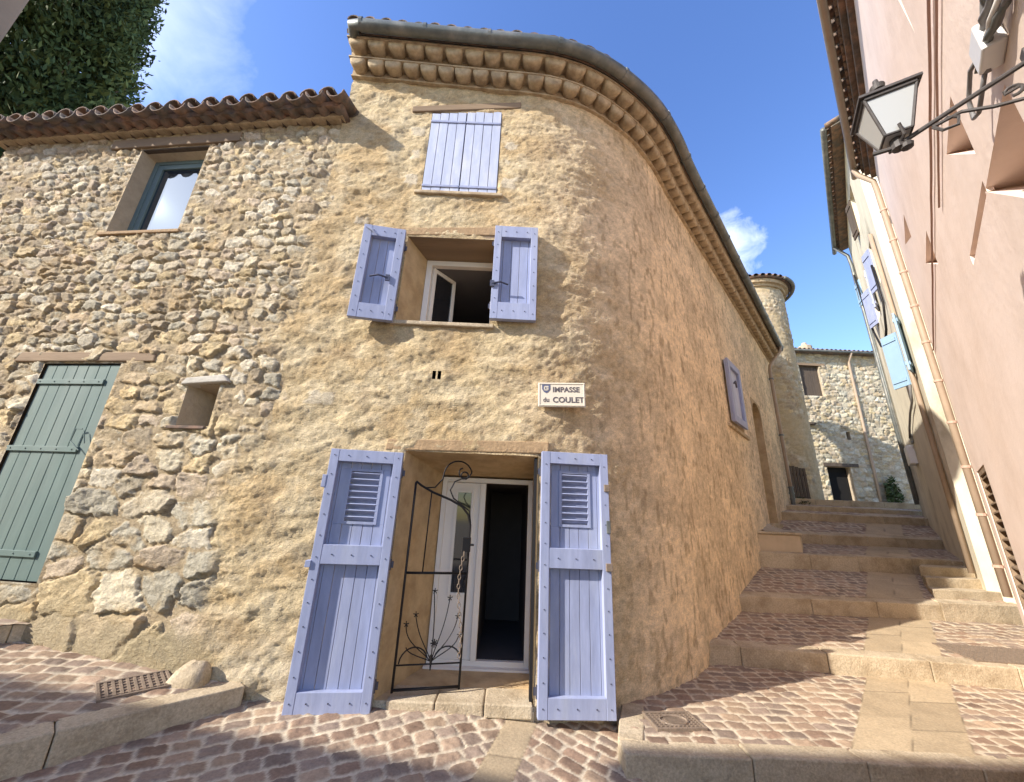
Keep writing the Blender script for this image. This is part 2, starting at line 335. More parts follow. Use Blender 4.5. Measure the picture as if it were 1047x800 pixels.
# ================================================================== GROUND
def z_street(x, y): return -.02-.06*np.clip(4.1-y, -.3, 2.2)-.075*np.clip(x+.5, 0, 2.5)
_kd = np.array((-.67, -.745)); _kn = np.array((-.745, .67)); _k0 = np.array((-2.36, 4.13))
def kw(x, y): return (x-_k0[0])*_kn[0]+(y-_k0[1])*_kn[1]         # distance up the slope from the left kerb
def z_left(x, y): return .12+.10*np.clip(kw(x, y), 0, 1.75)
def xl_strip(y): return 2.70+.96*(y-3.65)
g = MB(); g.quad((-300, -300, -1.1), (300, -300, -1.1), (300, 300, -1.1), (-300, 300, -1.1)); tag(g.build('ground', m_mortar), kind='structure')
def pat_street(X, Y):
    h1, c1 = pavers(X, Y, .145, .19, R(28), 3, 1.5); h2, c2 = pavers(X, Y, .13, .19, R(-38), 9, 1.2)
    xl = .11+.30*(Y-4.05); f = (X-xl); right = f > .2
    h = np.where(right, h2, h1); c = np.where(right[:, None], c2, c1)
    ins = (f > -.05) & (f < .22)
    hs, cs = slabs(X, Y, xl-.05, .27*2, 8, .9)
    return np.where(ins, hs, h), np.where(ins[:, None], cs, c)
sheet('street', coords(-4.6, 1.3, .0155), coords(2.35, 4.22, .0155), z_street, pat_street, lambda x, y: (kw(x, y) < .02))
sheet('street', coords(-9, 9, .06), coords(-6, 2.35, .06), z_street, lambda X, Y: pavers(X, Y, .14, .2, R(28), 3), None)
sheet('upper_street', coords(-9.2, -2.2, .018), coords(2.2, 5.1, .018), z_left, lambda X, Y: pavers(X, Y, .135, .2, R(10), 21, 1.3), lambda x, y: (kw(x, y) > -.01) & (kw(x, y) < 1.76))
sheet('upper_street', coords(-10.5, -3.5, .04), coords(2.2, 6, .04), lambda x, y: .45+.08*np.clip(kw(x, y)-1.75, 0, 9), lambda X, Y: pavers(X, Y, .135, .2, R(10), 22), lambda x, y: kw(x, y) > 1.75)
sheet('upper_street', coords(-12, -9.2, .06), coords(0, 5.3, .06), z_left, lambda X, Y: pavers(X, Y, .14, .2, R(10), 21), lambda x, y: (kw(x, y) > -.01) & (kw(x, y) < 1.76))
def kerb(name, p, q, w, ztop, zbot, ln=.95, seed=0, parts=True, lift=0.):
    """a row of dressed kerb stones from p to q; w to the left of the run"""
    rg = random.Random(seed); p = Vector(p).to_2d() if len(p) > 2 else Vector(p); q = Vector(q); d = q-p; L = d.length; d.normalize(); n = Vector((-d.y, d.x)); mb = MB(); t = 0
    zt = ztop if callable(ztop) else (lambda x, y: ztop); zb = zbot if callable(zbot) else (lambda x, y: zbot)
    while t < L-.05:
        e = min(L, t+ln*rg.uniform(.8, 1.2)); V = []
        j = [rg.uniform(-.008, .008) for _ in range(8)]
        N = 5; Vs = []; F = []
        for a in range(N+1):
            tt = lerp(t+.003, e-.003, a/N); 
            for (o, top) in ((0, 0), (w, 0), (w, 1), (0, 1)):
                pt = p+d*tt+n*o
                z = (zt(pt.x, pt.y)+lift+j[2]+rg.uniform(-.003, .003)) if top else zb(pt.x, pt.y)
                Vs.append((pt.x+n.x*rg.uniform(-.004, .004), pt.y+n.y*rg.uniform(-.004, .004), z))
        for a in range(N):
            b = a*4
            for k in range(4): F.append([b+k, b+(k+1) % 4, b+4+(k+1) % 4, b+4+k])
        F += [[3, 2, 1, 0], [N*4, N*4+1, N*4+2, N*4+3]]
        mb.add(Vs, F); t = e
    return tag(mb.build(name, m_kerb, None, .012), kind='structure')
kerb('kerb', (-2.20, 4.03), (-6.4, -.65), -.22, lambda x, y: .135, -.7, 1.3, 1)
kerb('kerb', (-3.68, 5.30), (-6.9, 1.7), -.25, lambda x, y: .455, .1, 1.2, 2)
# --- the stepped street on the right: front edge y, height at the edge, height at the back
TREADS = [(3.55, -.02, -.02), (5.58, .185, .33), (7.0, .55, .88), (8.5, 1.15, 1.33), (10.0, 1.53, 1.9), (11.2, 2.08, 2.2), (12.0, 2.32, 2.42), (12.8, 2.60, 2.62)]
def pat_steps(sd):
    def f(X, Y):
        h, c = pavers(X, Y, .135, .2, R(2), sd, 1.2); xl = xl_strip(Y); ins = (X > xl) & (X < xl+.98)
        hs, cs = slabs(X, Y, xl, .98, 31+sd); return np.where(ins, hs, h), np.where(ins[:, None], cs, c)
    return f
for i, (y0, za, zb) in enumerate(TREADS):
    sk = .13 if i == 1 else 0.
    y1 = TREADS[i+1][0]+.05 if i < len(TREADS)-1 else 20.8
    x0 = .93 if i == 0 else float(rx_wall(np.array(y0)))-.3; x1 = float(px_wall(np.array(y1)))+.3 if i < 2 else float(y1*1.22+1.5)
    st = (.018, .022, .03, .04, .05, .06, .06, .08)[i]
    fy = (lambda y0, sk: (lambda x: y0-sk*np.maximum(0, x-3.0)))(y0, sk)
    keep = (lambda x, y: x > 1.0+(y-3.55)*.28) if i == 0 else (lambda x, y: y > fy(x)+.15)
    zt = (lambda a, b, f, yb: (lambda x, y: a+(b-a)*np.clip((y-f(x))/(yb-f(x)), 0, 1)))(za, zb, fy, y1)
    o = sheet('paved_step', coords(x0, x1, st), coords(y0+.15-sk*5, y1, st), zt, pat_steps(40+i), keep)
    xk = .95 if i == 0 else float(rx_wall(np.array(y0+.1)))-.1
    if i == 0: kerb('kerb', (.95, y0), (5.6, y0), .2, za+.012, -.75, .95, 50)
    elif i == 1:
        kerb('step_edge', (xk, y0), (3.0, y0), .22, lambda x, y: float(zt(x, y))+.012, za-.45, 1.0, 51); kerb('step_edge', (3.0, y0), (8.2, y0-.13*5.2), .22, lambda x, y: float(zt(x, y))+.012, za-.45, 1.0, 61)
    else: kerb('step_edge', (xk, y0), (min(x1, 11.5 if i < 4 else 18), y0), .22, (lambda f: (lambda x, y: float(f(x, y))+.012))(zt), za-.45, 1.0, 50+i)
kerb('kerb', (.955, 3.77), (1.185, 4.44), -.2, -.006, -.75, .8, 61)
mb = MB(); mb.prism([(.97, 3.6), (7.5, 3.6), (9, 6), (3, 6), (1.9, 4.9), (1.1, 4.4)], -1.0, -.06); tag(mb.build('step_foundation', m_mortar), kind='structure')
# short flight branching off to the right, up to the landing by the pink house
for k in range(4):
    y0 = 6.95+.32*k; z = .60+.155*k
    mb = MB(); mb.prism([(7.1+.25*k, y0), (10.6, y0), (11.2, 8.6), (8.3+.1*k, 8.6)], -.3, z); tag(mb.build('side_step', m_kerb, None, .012), kind='structure')

# ================================================================== OCHRE HOUSE
yh = thing('ochre_house', 'ochre roughcast corner house with rounded end wall, scalloped eaves and lavender shutters', 'house', (0, 4.12, 0))
PLAN = [(-2.6, 4.12), (-1.5, 4.12), (-.6, 4.12), (.19, 4.12), (.49, 4.16), (.86, 4.26), (1.31, 4.47), (1.85, 4.83), (2.36, 5.33), (2.78, 5.83), (4.12, 7.31), (6.13, 9.54), (9.69, 13.47)]
def catmull(P, n=14):
    P = [np.array(p, float) for p in P]; P = [2*P[0]-P[1]]+P+[2*P[-1]-P[-2]]; out = []
    for i in range(1, len(P)-2):
        a, b, c, d = P[i-1:i+3]
        la, lb, lc = [np.linalg.norm(q)**.5 for q in (b-a, c-b, d-c)]
        m1 = (c-b)+lb*((b-a)/la-(c-a)/(la+lb)) if la+lb else c-b; m1 = lb*((b-a)/(la*la)*la*0+0)+ (c-a)/(la*la+lb*lb)*(lb*lb); m2 = (d-b)/(lb*lb+lc*lc)*(lb*lb)
        for k in range(n):
            t = k/n; h00 = 2*t**3-3*t*t+1; h10 = t**3-2*t*t+t; h01 = -2*t**3+3*t*t; h11 = t**3-t*t
            out.append(h00*b+h10*m1+h01*c+h11*m2)
    out.append(P[-2]); return np.array(out)
PC = catmull(PLAN); _seg = np.hypot(*np.diff(PC, axis=0).T); PS = np.concatenate([[0], np.cumsum(_seg)]); S_END = PS[-1]
def plan(s):
    s = np.asarray(s, float); x = np.interp(s, PS, PC[:, 0]); y = np.interp(s, PS, PC[:, 1]); e = .03
    tx = np.interp(s+e, PS, PC[:, 0])-np.interp(s-e, PS, PC[:, 0]); ty = np.interp(s+e, PS, PC[:, 1])-np.interp(s-e, PS, PC[:, 1]); l = np.hypot(tx, ty)+1e-9
    return x, y, ty/l, -tx/l                                            # point and outward normal
def s_of_x(x): return x+2.6
SR = float(PS[np.argmin(np.hypot(PC[:, 0]-2.78, PC[:, 1]-5.83))])
def eave(s): return np.interp(s, [0, 2.8, 30], [7.83, 7.61, 7.6])
def op(s, w, z):                                                       # point at s along the wall, w in front of it
    x, y, nx, ny = plan(s)
    ex = np.clip(s-S_END, 0, None)+np.clip(s, None, 0); 
    tx, ty = -ny, nx
    return (float(x+nx*w+tx*ex), float(y+ny*w+ty*ex), float(z))
YH = [(s_of_x(-1.10), s_of_x(.31), .03, 2.24), (s_of_x(-1.42), s_of_x(-.30), 3.76, 4.99), (s_of_x(-1.34), s_of_x(-.32), 5.73, 7.20), (s_of_x(-.91), s_of_x(-.87), 3.06, 3.16), (s_of_x(-.85), s_of_x(-.81), 3.06, 3.16),
      (SR+2.75, SR+3.95, 3.66, 5.15), (SR+5.35, SR+6.5, 1.75, 4.95)]
def facade_tex(Sg, Zg):
    front = 1-sstep(2.3, 5.0, Sg+(fbm(np.stack([Sg, Zg, Sg*0], 1)*1.1, 4, 5)-.5)*2.2)     # weather-worn front; smoother orange side, its tone lifted to offset its shade
    hN = (fbm(st3(Sg, Zg, 4, 1.7), 7, 11, .66)-.5)*.095+(fbm(st3(Sg, Zg, 22, 1.8), 3, 14, .7)-.5)*.020
    h = hN*(.25+.75*front)
    base_w = sstep(.75, .1, Zg)                                              # flaking foot of the wall
    h += base_w*(.02+(fbm(st3(Sg, Zg, 6), 4, 23)-.5)*.05)
    pale = np.array((.545, .425, .25)); och = np.array((.485, .35, .185)); org_lift = np.array((.74, .575, .37)); wht = np.array((.58, .485, .325)); brn = np.array((.34, .235, .13))
    n1 = sstep(.35, .62, fbm(st3(Sg, Zg, 2.1, 1.3), 5, 31))[:, None]; n2 = sstep(.5, .68, fbm(st3(Sg, Zg, 5, 1.5), 5, 37))[:, None]; n3 = sstep(.60, .72, fbm(st3(Sg, Zg, 3.2, 1.6), 5, 43))[:, None]
    cf = och*(1-n1)+pale*n1; cf = cf*(1-.4*n2)+wht*.4*n2; cf = cf*(1-.4*n3)+brn*.4*n3
    cs = org_lift*(.88+.24*n1); sp = sstep(.58, .70, fbm(st3(Sg, Zg, 15, .4), 4, 47))[:, None]; cs = cs*(1-.6*sp)+brn*.6*sp
    cc = cf*front[:, None]+cs*(1-front[:, None])
    cc = cc*(.50+fbm(st3(Sg, Zg, 16, 1.6), 5, 53, .72)[:, None])
    for sx, sz, w, hh_ in ((-.17, 6.60, .20, .14), (-.16, 5.93, .22, .22), (-1.50, 6.82, .22, .16), (-1.49, 5.92, .20, .22), (-1.49, 6.35, .12, .14), (-2.12, 2.78, .34, .15), (-.20, 6.3, .07, .05), (-2.05, 5.2, .2, .1), (.62, 1.4, .2, .14)):
        du = np.abs(Sg-(sx+2.6)+(fbm(st3(Sg, Zg, 14), 3, 91)-.5)*.10)/w*2; dz_ = np.abs(Zg-sz+(fbm(st3(Sg, Zg, 14), 3, 92)-.5)*.10)/hh_*2
        k = (1-sstep(.75, 1.0, np.maximum(du, dz_)))[:, None]; cc = cc*(1-.7*k)+np.array((.60, .52, .39))*(.7+.6*fbm(st3(Sg, Zg, 16), 4, 93)[:, None])*.7*k; h = h*(1-.4*k[:, 0])+.006*k[:, 0]
    for sx, sz, r_ in ((.25, 5.9, .2), (.52, 5.2, .16), (.1, 6.9, .14), (.7, 3.6, .16), (.55, 2.2, .12), (-2.0, 4.4, .2), (-1.9, 1.2, .25)):
        k = sstep(.9, .2, np.hypot(Sg-(sx+2.6), Zg-sz)/r_+(fbm(st3(Sg, Zg, 9), 4, 95)-.5)*1.6)[:, None]; cc = cc*(1-.45*k)+np.array((.27, .22, .155))*.45*k
    lowc = (base_w*sstep(.35, .6, fbm(st3(Sg, Zg, 4), 4, 59)))[:, None]*front[:, None]; cc = cc*(1-.6*lowc)+np.array((.55, .47, .34))*.6*lowc
    return h, cc
ss = coords(0, S_END, lambda s: .019 if s < 4.4 else (.03 if s < 6.5 else .05), [q for h in YH for q in h[:2]])
zz = coords(-.35, 7.9, .02, [q for h in YH for q in h[2:]])
Sg, Zg = [a.ravel() for a in np.meshgrid(ss, zz, indexing='ij')]
x, y, nx, ny = plan(Sg)
Q = np.stack([x, y, Zg], 1)
h, cc = facade_tex(Sg, Zg)
dm = sstep(0, .05, holes_mask(Sg, Zg, YH)); h = h*dm
P = Q+np.stack([nx, ny, nx*0], 1)*h[:, None]
F = cut_faces(grid_faces(len(ss), len(zz)), Sg, Zg, YH)
mesh_np('wall', P, F, m_crepi, yh, cc, smooth=True)
# rest of the shell (sides and back that the street does not show)
mb = MB(); mb.quad((-2.6, 4.14, 0), (-2.6, 13.4, 0), (-2.6, 13.4, 8.5), (-2.6, 4.14, 7.9)); mb.quad((-2.6, 13.4, 0), (9.6, 13.4, 0), (9.6, 13.4, 8.5), (-2.6, 13.4, 8.5))
mb.build('wall', m_reveal, yh)
# ---- eaves: two rows of tile scallops between ledges
def ledge(name, w0, w1, dz0, dz1, s0, s1, mt, n=90, mouth=0):
    V = []; F = []
    for k in range(n+1):
        s = lerp(s0, s1, k/n); e = float(eave(s))
        V += [op(s, w0, e+dz0), op(s, w1, e+dz0), op(s, w1, e+dz1), op(s, w0, e+dz1)]
    for k in range(n):
        b = k*4
        for j in range(4): F.append([b+j, b+(j+1) % 4, b+4+(j+1) % 4, b+4+j])
    F += [[3, 2, 1, 0], [n*4, n*4+1, n*4+2, n*4+3]]
    return V, F
S0, S1 = -.02, S_END+.35
def scallops(mb, w0, w1, dz, pitch, rr, seed):
    rg = random.Random(seed); s = S0+pitch*.5
    while s < S1-pitch*.4:
        e = float(eave(s))+dz; V = []; F = []; n = 9; a = rr*rg.uniform(.93, 1.05); dp = .128*rg.uniform(.85, 1.1); tw = rg.uniform(-.012, .012)
        rings = ((w0-.01, .8, .82), (lerp(w0, w1, .5), .95, .95), (w1-.035, 1.0, 1.02), (w1-.008, .94, .92), (w1+.002, .76, .72))
        for w, kx, kz in rings:
            for j in range(n):
                t = math.pi*j/(n-1); V.append(op(s+tw-a*kx*math.cos(t)*1.0, w+rg.uniform(-.003, .003), e-dp*kz*math.sin(t)**.8 + .0))
        for i in range(len(rings)-1):
            for j in range(n-1): F.append([i*n+j, i*n+j+1, (i+1)*n+j+1, (i+1)*n+j])
        F.append([(len(rings)-1)*n+j for j in range(n)])
        mb.add(V, F); s += pitch
mb = MB(); mb.add(*ledge('', -.02, .050, -.015, .010, S0, S1, None)); mb.add(*ledge('', -.02, .212, .14, .165, S0, S1, None)); mb.add(*ledge('', -.02, .362, .32, .345, S0, S1, None))
mb.add(*ledge('', -.02, .03, 0, .14, S0, S1, None)); mb.add(*ledge('', -.02, .16, .17, .32, S0, S1, None))
gen = mb.build('eaves_moulding', m_genoise, yh, .006)
mb = MB(); scallops(mb, .03, .20, .142, .262, .124, 3); mb.build('scallop_tiles', m_genoise, gen, smooth=True)
mb = MB(); scallops(mb, .16, .345, .322, .285, .136, 4); mb.build('scallop_tiles', m_genoise, gen, smooth=True)
# ---- roof
mb = MB(); n = 100; V = []; F = []
for k in range(n+1):
    s = lerp(S0, S1, k/n); e = float(eave(s)); V += [op(s, .37, e+.36), op(s, .40, e+.42), op(s, -.6, e+.74), op(s, -2.0, e+1.25)]
for k in range(n):
    for j in range(3): F.append([k*4+j, k*4+j+1, k*4+5+j, k*4+4+j])
mb.add(V, F); ring = [V[k*4+3] for k in range(n+1)]
mb.add(ring+[(9.3, 15.5, 9.0), (-2.6, 13.5, 9.6)], [list(range(n+3))]); roof = mb.build('roof', m_tile_old, yh)
mb = MB(); s = S0+.12; rg = random.Random(5)
while s < S1-.05:
    e = float(eave(s)); V = []; F = []; a = .085
    for i, w in enumerate((.50, .1, -.3, -.6)):
        z = e+.46+(.5-w)*.32+rg.uniform(-.012, .012)
        for j in range(7):
            t = math.pi*j/6; k = 1-.05*i; V.append(op(s-a*k*math.cos(t), w, z+a*k*math.sin(t)))
    for i in range(3):
        for j in range(6): F.append([i*7+j, i*7+j+1, (i+1)*7+j+1, (i+1)*7+j])
    mb.add(V, F); s += .235
tl = mb.build('cover_tiles', m_tile_old, roof); md = tl.modifiers.new('thickness', 'SOLIDIFY'); md.thickness = .016
# ---- gutter and downpipe
mb = MB(); gp = [op(lerp(S0-.16, S1+.25, k/120), .47, float(eave(lerp(0, S1, k/120)))+.40) for k in range(121)]
mb.tube(gp, .083, 12); gut = mb.build('gutter', m_zinc, yh, smooth=True)
mb = MB(); s = S0+.25
while s < S1+.1:
    e = float(eave(s))+.40; mb.tube([op(s-.022, .47, e), op(s+.022, .47, e)], .092, 12); s += .92
build_each(mb, 'gutter_collar', m_zinc, gut, smooth=False)
mb = MB(FR); e = 8.0
mb.tube([(9.75, .47, 7.95), (9.7, .44, 7.72), (9.5, .25, 7.42), (9.32, .12, 7.15), (9.25, .09, 6.9), (9.25, .09, 5), (9.25, .09, 3.2), (9.25, .09, 2.75)], .055, 10); dp = mb.build('downpipe', m_pipe_tan, yh, smooth=True)
mb = MB(FR); mb.tube([(9.25, .09, 2.9), (9.25, .09, 2.0)], .06, 10)
for z in (6.6, 4.6, 2.9, 2.72, 2.55): mb.tube([(9.25, .09, z), (9.25, .09, z+.05)], .075, 10)
build_each(mb, 'pipe_collar', m_zinc, dp)
# ---- openings of the front
def reveal(M, o, i, d, mt, name, parent, floor=None, sides='lrtb'):
    """faces between an opening o=(u0,u1,z0,z1) in the wall and a smaller one i at depth d"""
    mb = MB(M); A = [(o[0], 0, o[2]), (o[1], 0, o[2]), (o[1], 0, o[3]), (o[0], 0, o[3])]; B = [(i[0], -d, i[2]), (i[1], -d, i[2]), (i[1], -d, i[3]), (i[0], -d, i[3])]
    for k, sd in enumerate('brtl'):
        if sd in sides: mb.quad(A[k], A[(k+1) % 4], B[(k+1) % 4], B[k])
    return mb.build(name, mt, parent)
def room(M, u0, u1, z0, z1, d0, d1, parent, mt=None):
    mb = MB(M); c = [(u0, z0), (u1, z0), (u1, z1), (u0, z1)]
    for k in range(4):
        a, b = c[k], c[(k+1) % 4]; mb.quad((a[0], -d0, a[1]), (b[0], -d0, b[1]), (b[0], -d1, b[1]), (a[0], -d1, a[1]))
    mb.quad(*[(a, -d1, b) for a, b in c]); return mb.build('dark_room', mt or m_dark, parent)
def frame_bars(mb, u0, u1, z0, z1, t, w0, w1, bottom=True):
    mb.box(u0, u0+t, w0, w1, z0, z1); mb.box(u1-t, u1, w0, w1, z0, z1); mb.box(u0+t, u1-t, w0, w1, z1-t, z1)
    if bottom: mb.box(u0+t, u1-t, w0, w1, z0, z0+t)
# door
rv = reveal(FA, (-1.10, .31, .03, 2.24), (-.80, .31, .06, 2.08), .82, m_reveal, 'door_reveal', yh, sides='lrtb')
mb = MB(FA)
for k in range(3): mb.box(-.98+.43*k, -.56+.43*k, -.30, .05, -.05, .050+.004*k)
mb.box(-1.04, .32, -.28, .02, -.25, .0)
build_each(mb, 'doorstep', m_kerb, yh, .012)
mb = MB(FA); mb.hexa([(-1.32, -.05, 2.242), (.42, -.05, 2.272), (-1.32, .012, 2.242), (.42, .012, 2.272), (-1.30, -.05, 2.36), (.42, -.05, 2.40), (-1.30, .012, 2.36), (.42, .012, 2.40)]); mb.build('door_lintel', m_lintel, yh, .01)
dr = MB(FA); frame_bars(dr, -.80, .31, .07, 2.06, .055, -.86, -.78); dr.box(-.33, -.265, -.86, -.77, .125, 2.0); dr.box(-.745, -.33, -.85, -.80, .125, 2.0)
dr.box(-.82, .33, -.90, -.70, .03, .075)
door = dr.build('glazed_door', m_white, yh, .004)
mb = MB(FA); mb.box(-.60, -.44, -.815, -.793, .78, 1.88); mb.build('pane', m_darkglass, door)
mb = MB(FA); frame_bars(mb, -.635, -.405, .745, 1.915, .03, -.81, -.785); mb.build('glazing_bead', m_white, door, .003)
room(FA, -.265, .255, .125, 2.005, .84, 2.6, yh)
mb = MB(FA); mb.box(.272, .302, -.10, -.02, .06, 2.22); mb.build('door_post', m_iron, yh)
# window of the first floor
reveal(FA, (-1.42, -.30, 3.76, 4.99), (-1.24, -.26, 3.80, 4.93), .42, m_reveal, 'window_reveal', yh, sides='lrb')
mb = MB(FA); mb.hexa([(-1.42, -.42, 4.93), (-.26, -.42, 4.93), (-1.42, -.002, 4.985), (-.26, -.002, 4.985), (-1.42, -.42, 5.0), (-.26, -.42, 5.0), (-1.42, -.002, 5.05), (-.26, -.002, 5.05)]); mb.build('window_soffit', m_wood, yh)
mb = MB(FA); mb.hexa([(-1.70, -.05, 4.992), (-.02, -.05, 5.065), (-1.70, .012, 4.992), (-.02, .012, 5.065), (-1.70, -.05, 5.10), (-.02, -.05, 5.20), (-1.70, .012, 5.10), (-.02, .012, 5.20)]); mb.build('window_lintel', m_lintel, yh, .01)
mb = MB(FA); mb.box(-1.47, -.25, -.40, .045, 3.715, 3.765); mb.build('window_sill', m_kerb, yh, .01)
wn_ = MB(FA); frame_bars(wn_, -1.24, -.26, 3.78, 4.93, .075, -.48, -.40); wf = wn_.build('window', m_white, yh, .004)
T = Matrix.Translation((-1.16, -.46, 0)) @ Matrix.Rotation(R(-52), 4, 'Z')
mb = MB(FA @ T); frame_bars(mb, 0, .42, 3.86, 4.85, .055, -.022, .022); cs_ = mb.build('casement', m_white, wf, .004)
mb = MB(FA @ T); mb.box(.055, .365, -.004, .004, 3.915, 4.795); mb.build('pane', m_darkglass, cs_)
room(FA, -1.17, -.33, 3.85, 4.86, .47, 2.6, yh, m_room)
# vents
for u in (-.91, -.85):
    room(FA, u, u+.04, 3.06, 3.16, 0, .14, yh, m_black).name = 'air_vent'
# second-floor shutters, closed
mb = MB(FA); mb.hexa([(-1.63, -.06, 7.16), (-.05, -.06, 7.33), (-1.63, .025, 7.16), (-.05, .025, 7.33), (-1.63, -.06, 7.27), (-.05, -.06, 7.45), (-1.63, .025, 7.27), (-.05, .025, 7.45)]); mb.build('window_lintel', m_wood, yh, .012)
mb = MB(FA); mb.box(-1.42, -.24, -.1, .05, 5.66, 5.712); mb.build('window_sill', m_genoise, yh, .012)
mb = MB(FA); mb.box(-1.36, -.30, -.30, -.05, 5.7, 7.25); mb.build('closed_recess', m_dark, yh)
for a, b in ((-1.335, -.835), (-.827, -.325)):
    mb = MB(FA); n = 4; w = (b-a)/n
    for k in range(n): mb.box(a+w*k+.004, a+w*(k+1)-.003, -.03, .008+.002*(k % 2), 5.735, 7.16+.10*((a+w*k)+1.34))
    sh = mb.build('closed_shutter', m_lav_pale, yh, .004); sh['label'] = 'faded closed plank shutter leaf'
    mb = MB(FA)
    for z in (5.80, 6.98):
        mb.box(a+.0, b-.01, .008, .022, z, z+.035)
    build_each(mb, 'strap_hinge', m_lav, sh, .003)
# open shutters
def shutter(M, u0, u1, z0, z1, hinge_left, louvre, mids, name='shutter', st=.085, top=.12, bot=.16, mt=None):
    """ledged shutter leaf lying open: planks set back in a proud frame, bolt heads, optional slatted vent. local w=0 is its back"""
    mt = mt or m_lav; mb = MB(M); n = max(3, round((u1-u0)/.105)); w = (u1-u0-.02)/n; rg = random.Random(int(1000*abs(u0)+z0))
    zlo = [z0+bot]+[m1 for m0, m1 in mids]; zhi = [m0 for m0, m1 in mids]+[z1-top]
    lv = None
    if louvre:
        pu0, pu1 = u0+st, u1-st; pz0, pz1 = zlo[-1], zhi[-1]
        lv = (lerp(pu0, pu1, .20), lerp(pu0, pu1, .82), lerp(pz0, pz1, .24), lerp(pz0, pz1, .92))
    for k in range(n):
        a, b = u0+.01+w*k+.002, u0+.01+w*(k+1)-.002; d = .018+rg.uniform(0, .002)
        if lv and b > lv[0] and a < lv[1]:
            mb.box(a, b, .0, d, z0+.01, lv[2]); mb.box(a, b, .0, d, lv[3], z1-.01)
            if a < lv[0]: mb.box(a, lv[0], .0, d, lv[2], lv[3])
            if b > lv[1]: mb.box(lv[1], b, .0, d, lv[2], lv[3])
        else: mb.box(a, b, .0, d, z0+.01, z1-.01)
    sh = mb.build(name, mt, yh, .003)
    mb = MB(M); P_ = .085
    mb.box(u0, u0+st, .0195, P_, z0, z1); mb.box(u1-st, u1, .0195, P_, z0, z1)
    mb.box(u0+st, u1-st, .0195, P_-.002, z1-top, z1); mb.box(u0+st, u1-st, .0195, P_-.002, z0, z0+bot)
    for m0, m1 in mids: mb.box(u0+st, u1-st, .0195, P_-.002, m0, m1)
    mb.build('shutter_frame', mt, sh, .004)
    mb = MB(M); bl = []
    for z in np.arange(z0+.08, z1-.04, .19): bl += [(u0+st*.5, z), (u1-st*.5, z)]
    for zc in [z0+bot*.5, z1-top*.5]+[(a+b)/2 for a, b in mids]:
        for k in range(1, 4): bl.append((lerp(u0, u1, k/4), zc))
    for u, z in bl: mb.tube([(u, P_-.004, z), (u, P_+.006, z)], [.007, .005], 6)
    build_each(mb, 'bolt', m_steel, sh)
    if lv:
        mb = MB(M); fu = .028; mb.box(lv[0], lv[0]+fu, -.004, .03, lv[2], lv[3]); mb.box(lv[1]-fu, lv[1], -.004, .03, lv[2], lv[3]); mb.box(lv[0]+fu, lv[1]-fu, -.004, .03, lv[2], lv[2]+.025); mb.box(lv[0]+fu, lv[1]-fu, -.004, .03, lv[3]-.025, lv[3])
        n = 8; hh = (lv[3]-lv[2]-.05)/n; mb.box(lv[0]+.002, lv[1]-.002, -.034, -.028, lv[2]+.002, lv[3]-.002)  # backing sheet added behind the slats so the gaps don't show lit wall
        for k in range(n):
            zc = lv[2]+.025+hh*(k+.5); Tm = Matrix.Translation(((lv[0]+lv[1])/2, .010, zc)) @ Matrix.Rotation(R(38), 4, 'X')
            mb.box(-(lv[1]-lv[0])/2+fu, (lv[1]-lv[0])/2-fu, -.026, .026, -.005, .005, Tm)
        mb.build('louvre', mt, sh)
    hu = u1 if hinge_left else u0
    mb = MB(M)
    for z in ([z0+.18, (z0+z1)/2+.05, z1-.2] if z1-z0 > 1.6 else [z0+.2, z1-.22]):
        mb.tube([(hu, .02, z-.05), (hu, .02, z+.05)], .013, 8); mb.box(hu-.03, hu+.03, .0, .012, z-.03, z+.03)
    build_each(mb, 'hinge', m_steel, sh, 0, 2)
    return sh
def swung(M, hu, deg): return M @ Matrix.Translation((hu, .03, 0)) @ Matrix.Rotation(R(deg), 4, 'Z') @ Matrix.Translation((-hu, 0, 0))
ML = swung(FA, -1.09, -7); MR = swung(FA, .335, -4)
s1 = shutter(ML, -1.81, -1.10, -.03, 2.20, True, True, [(1.13, 1.30)]); s2 = shutter(MR, .335, 1.025, -.02, 2.28, False, True, [(1.17, 1.35)])
mb = MB(ML); mb.box(-1.85, -1.80, .02, .10, 1.10, 1.16); mb.box(-1.845, -1.805, .02, .09, 1.82, 1.94); mb.tube([(-1.80, .06, .30), (-1.80, .06, .55)], .012, 6); build_each(mb, 'shutter_stay', m_lav, s1, .004)
mb = MB(MR); mb.box(.97, 1.035, .08, .105, 1.16, 1.23); mb.box(.975, 1.03, .08, .105, 1.90, 1.97); build_each(mb, 'latch_plate', m_castiron, s2, .004)
mb = MB(MR); mb.box(.99, 1.03, .08, .096, 1.50, 1.62); mb.build('latch', m_zinc, s2, .004)
MWL = swung(FA, -1.42, -9); MWR = swung(FA, -.30, -1)
s3 = shutter(MWL, -1.93, -1.43, 3.71, 4.99, True, False, [], st=.10, top=.15, bot=.19); s4 = shutter(MWR, -.30, .24, 3.80, 5.12, False, False, [], st=.085, top=.17, bot=.22)
for M_, u, sgn, s_ in ((MWL, -1.56, -1, s3), (MWR, -.30, 1, s4)):
    mb = MB(M_); mb.tube([(u, .10, 4.26), (u+sgn*.10, .115, 4.275), (u+sgn*.20, .10, 4.25)], .011, 6); mb.box(u-.02, u+.03, .085, .105, 4.22, 4.30); mb.build('latch', m_steel, s_)
mb = MB(MWL); mb.tube([(-1.90, .09, 4.95), (-1.82, .10, 4.90), (-1.76, .09, 4.84)], .014, 6); build_each(mb, 'shutter_stay', m_lav, s3)
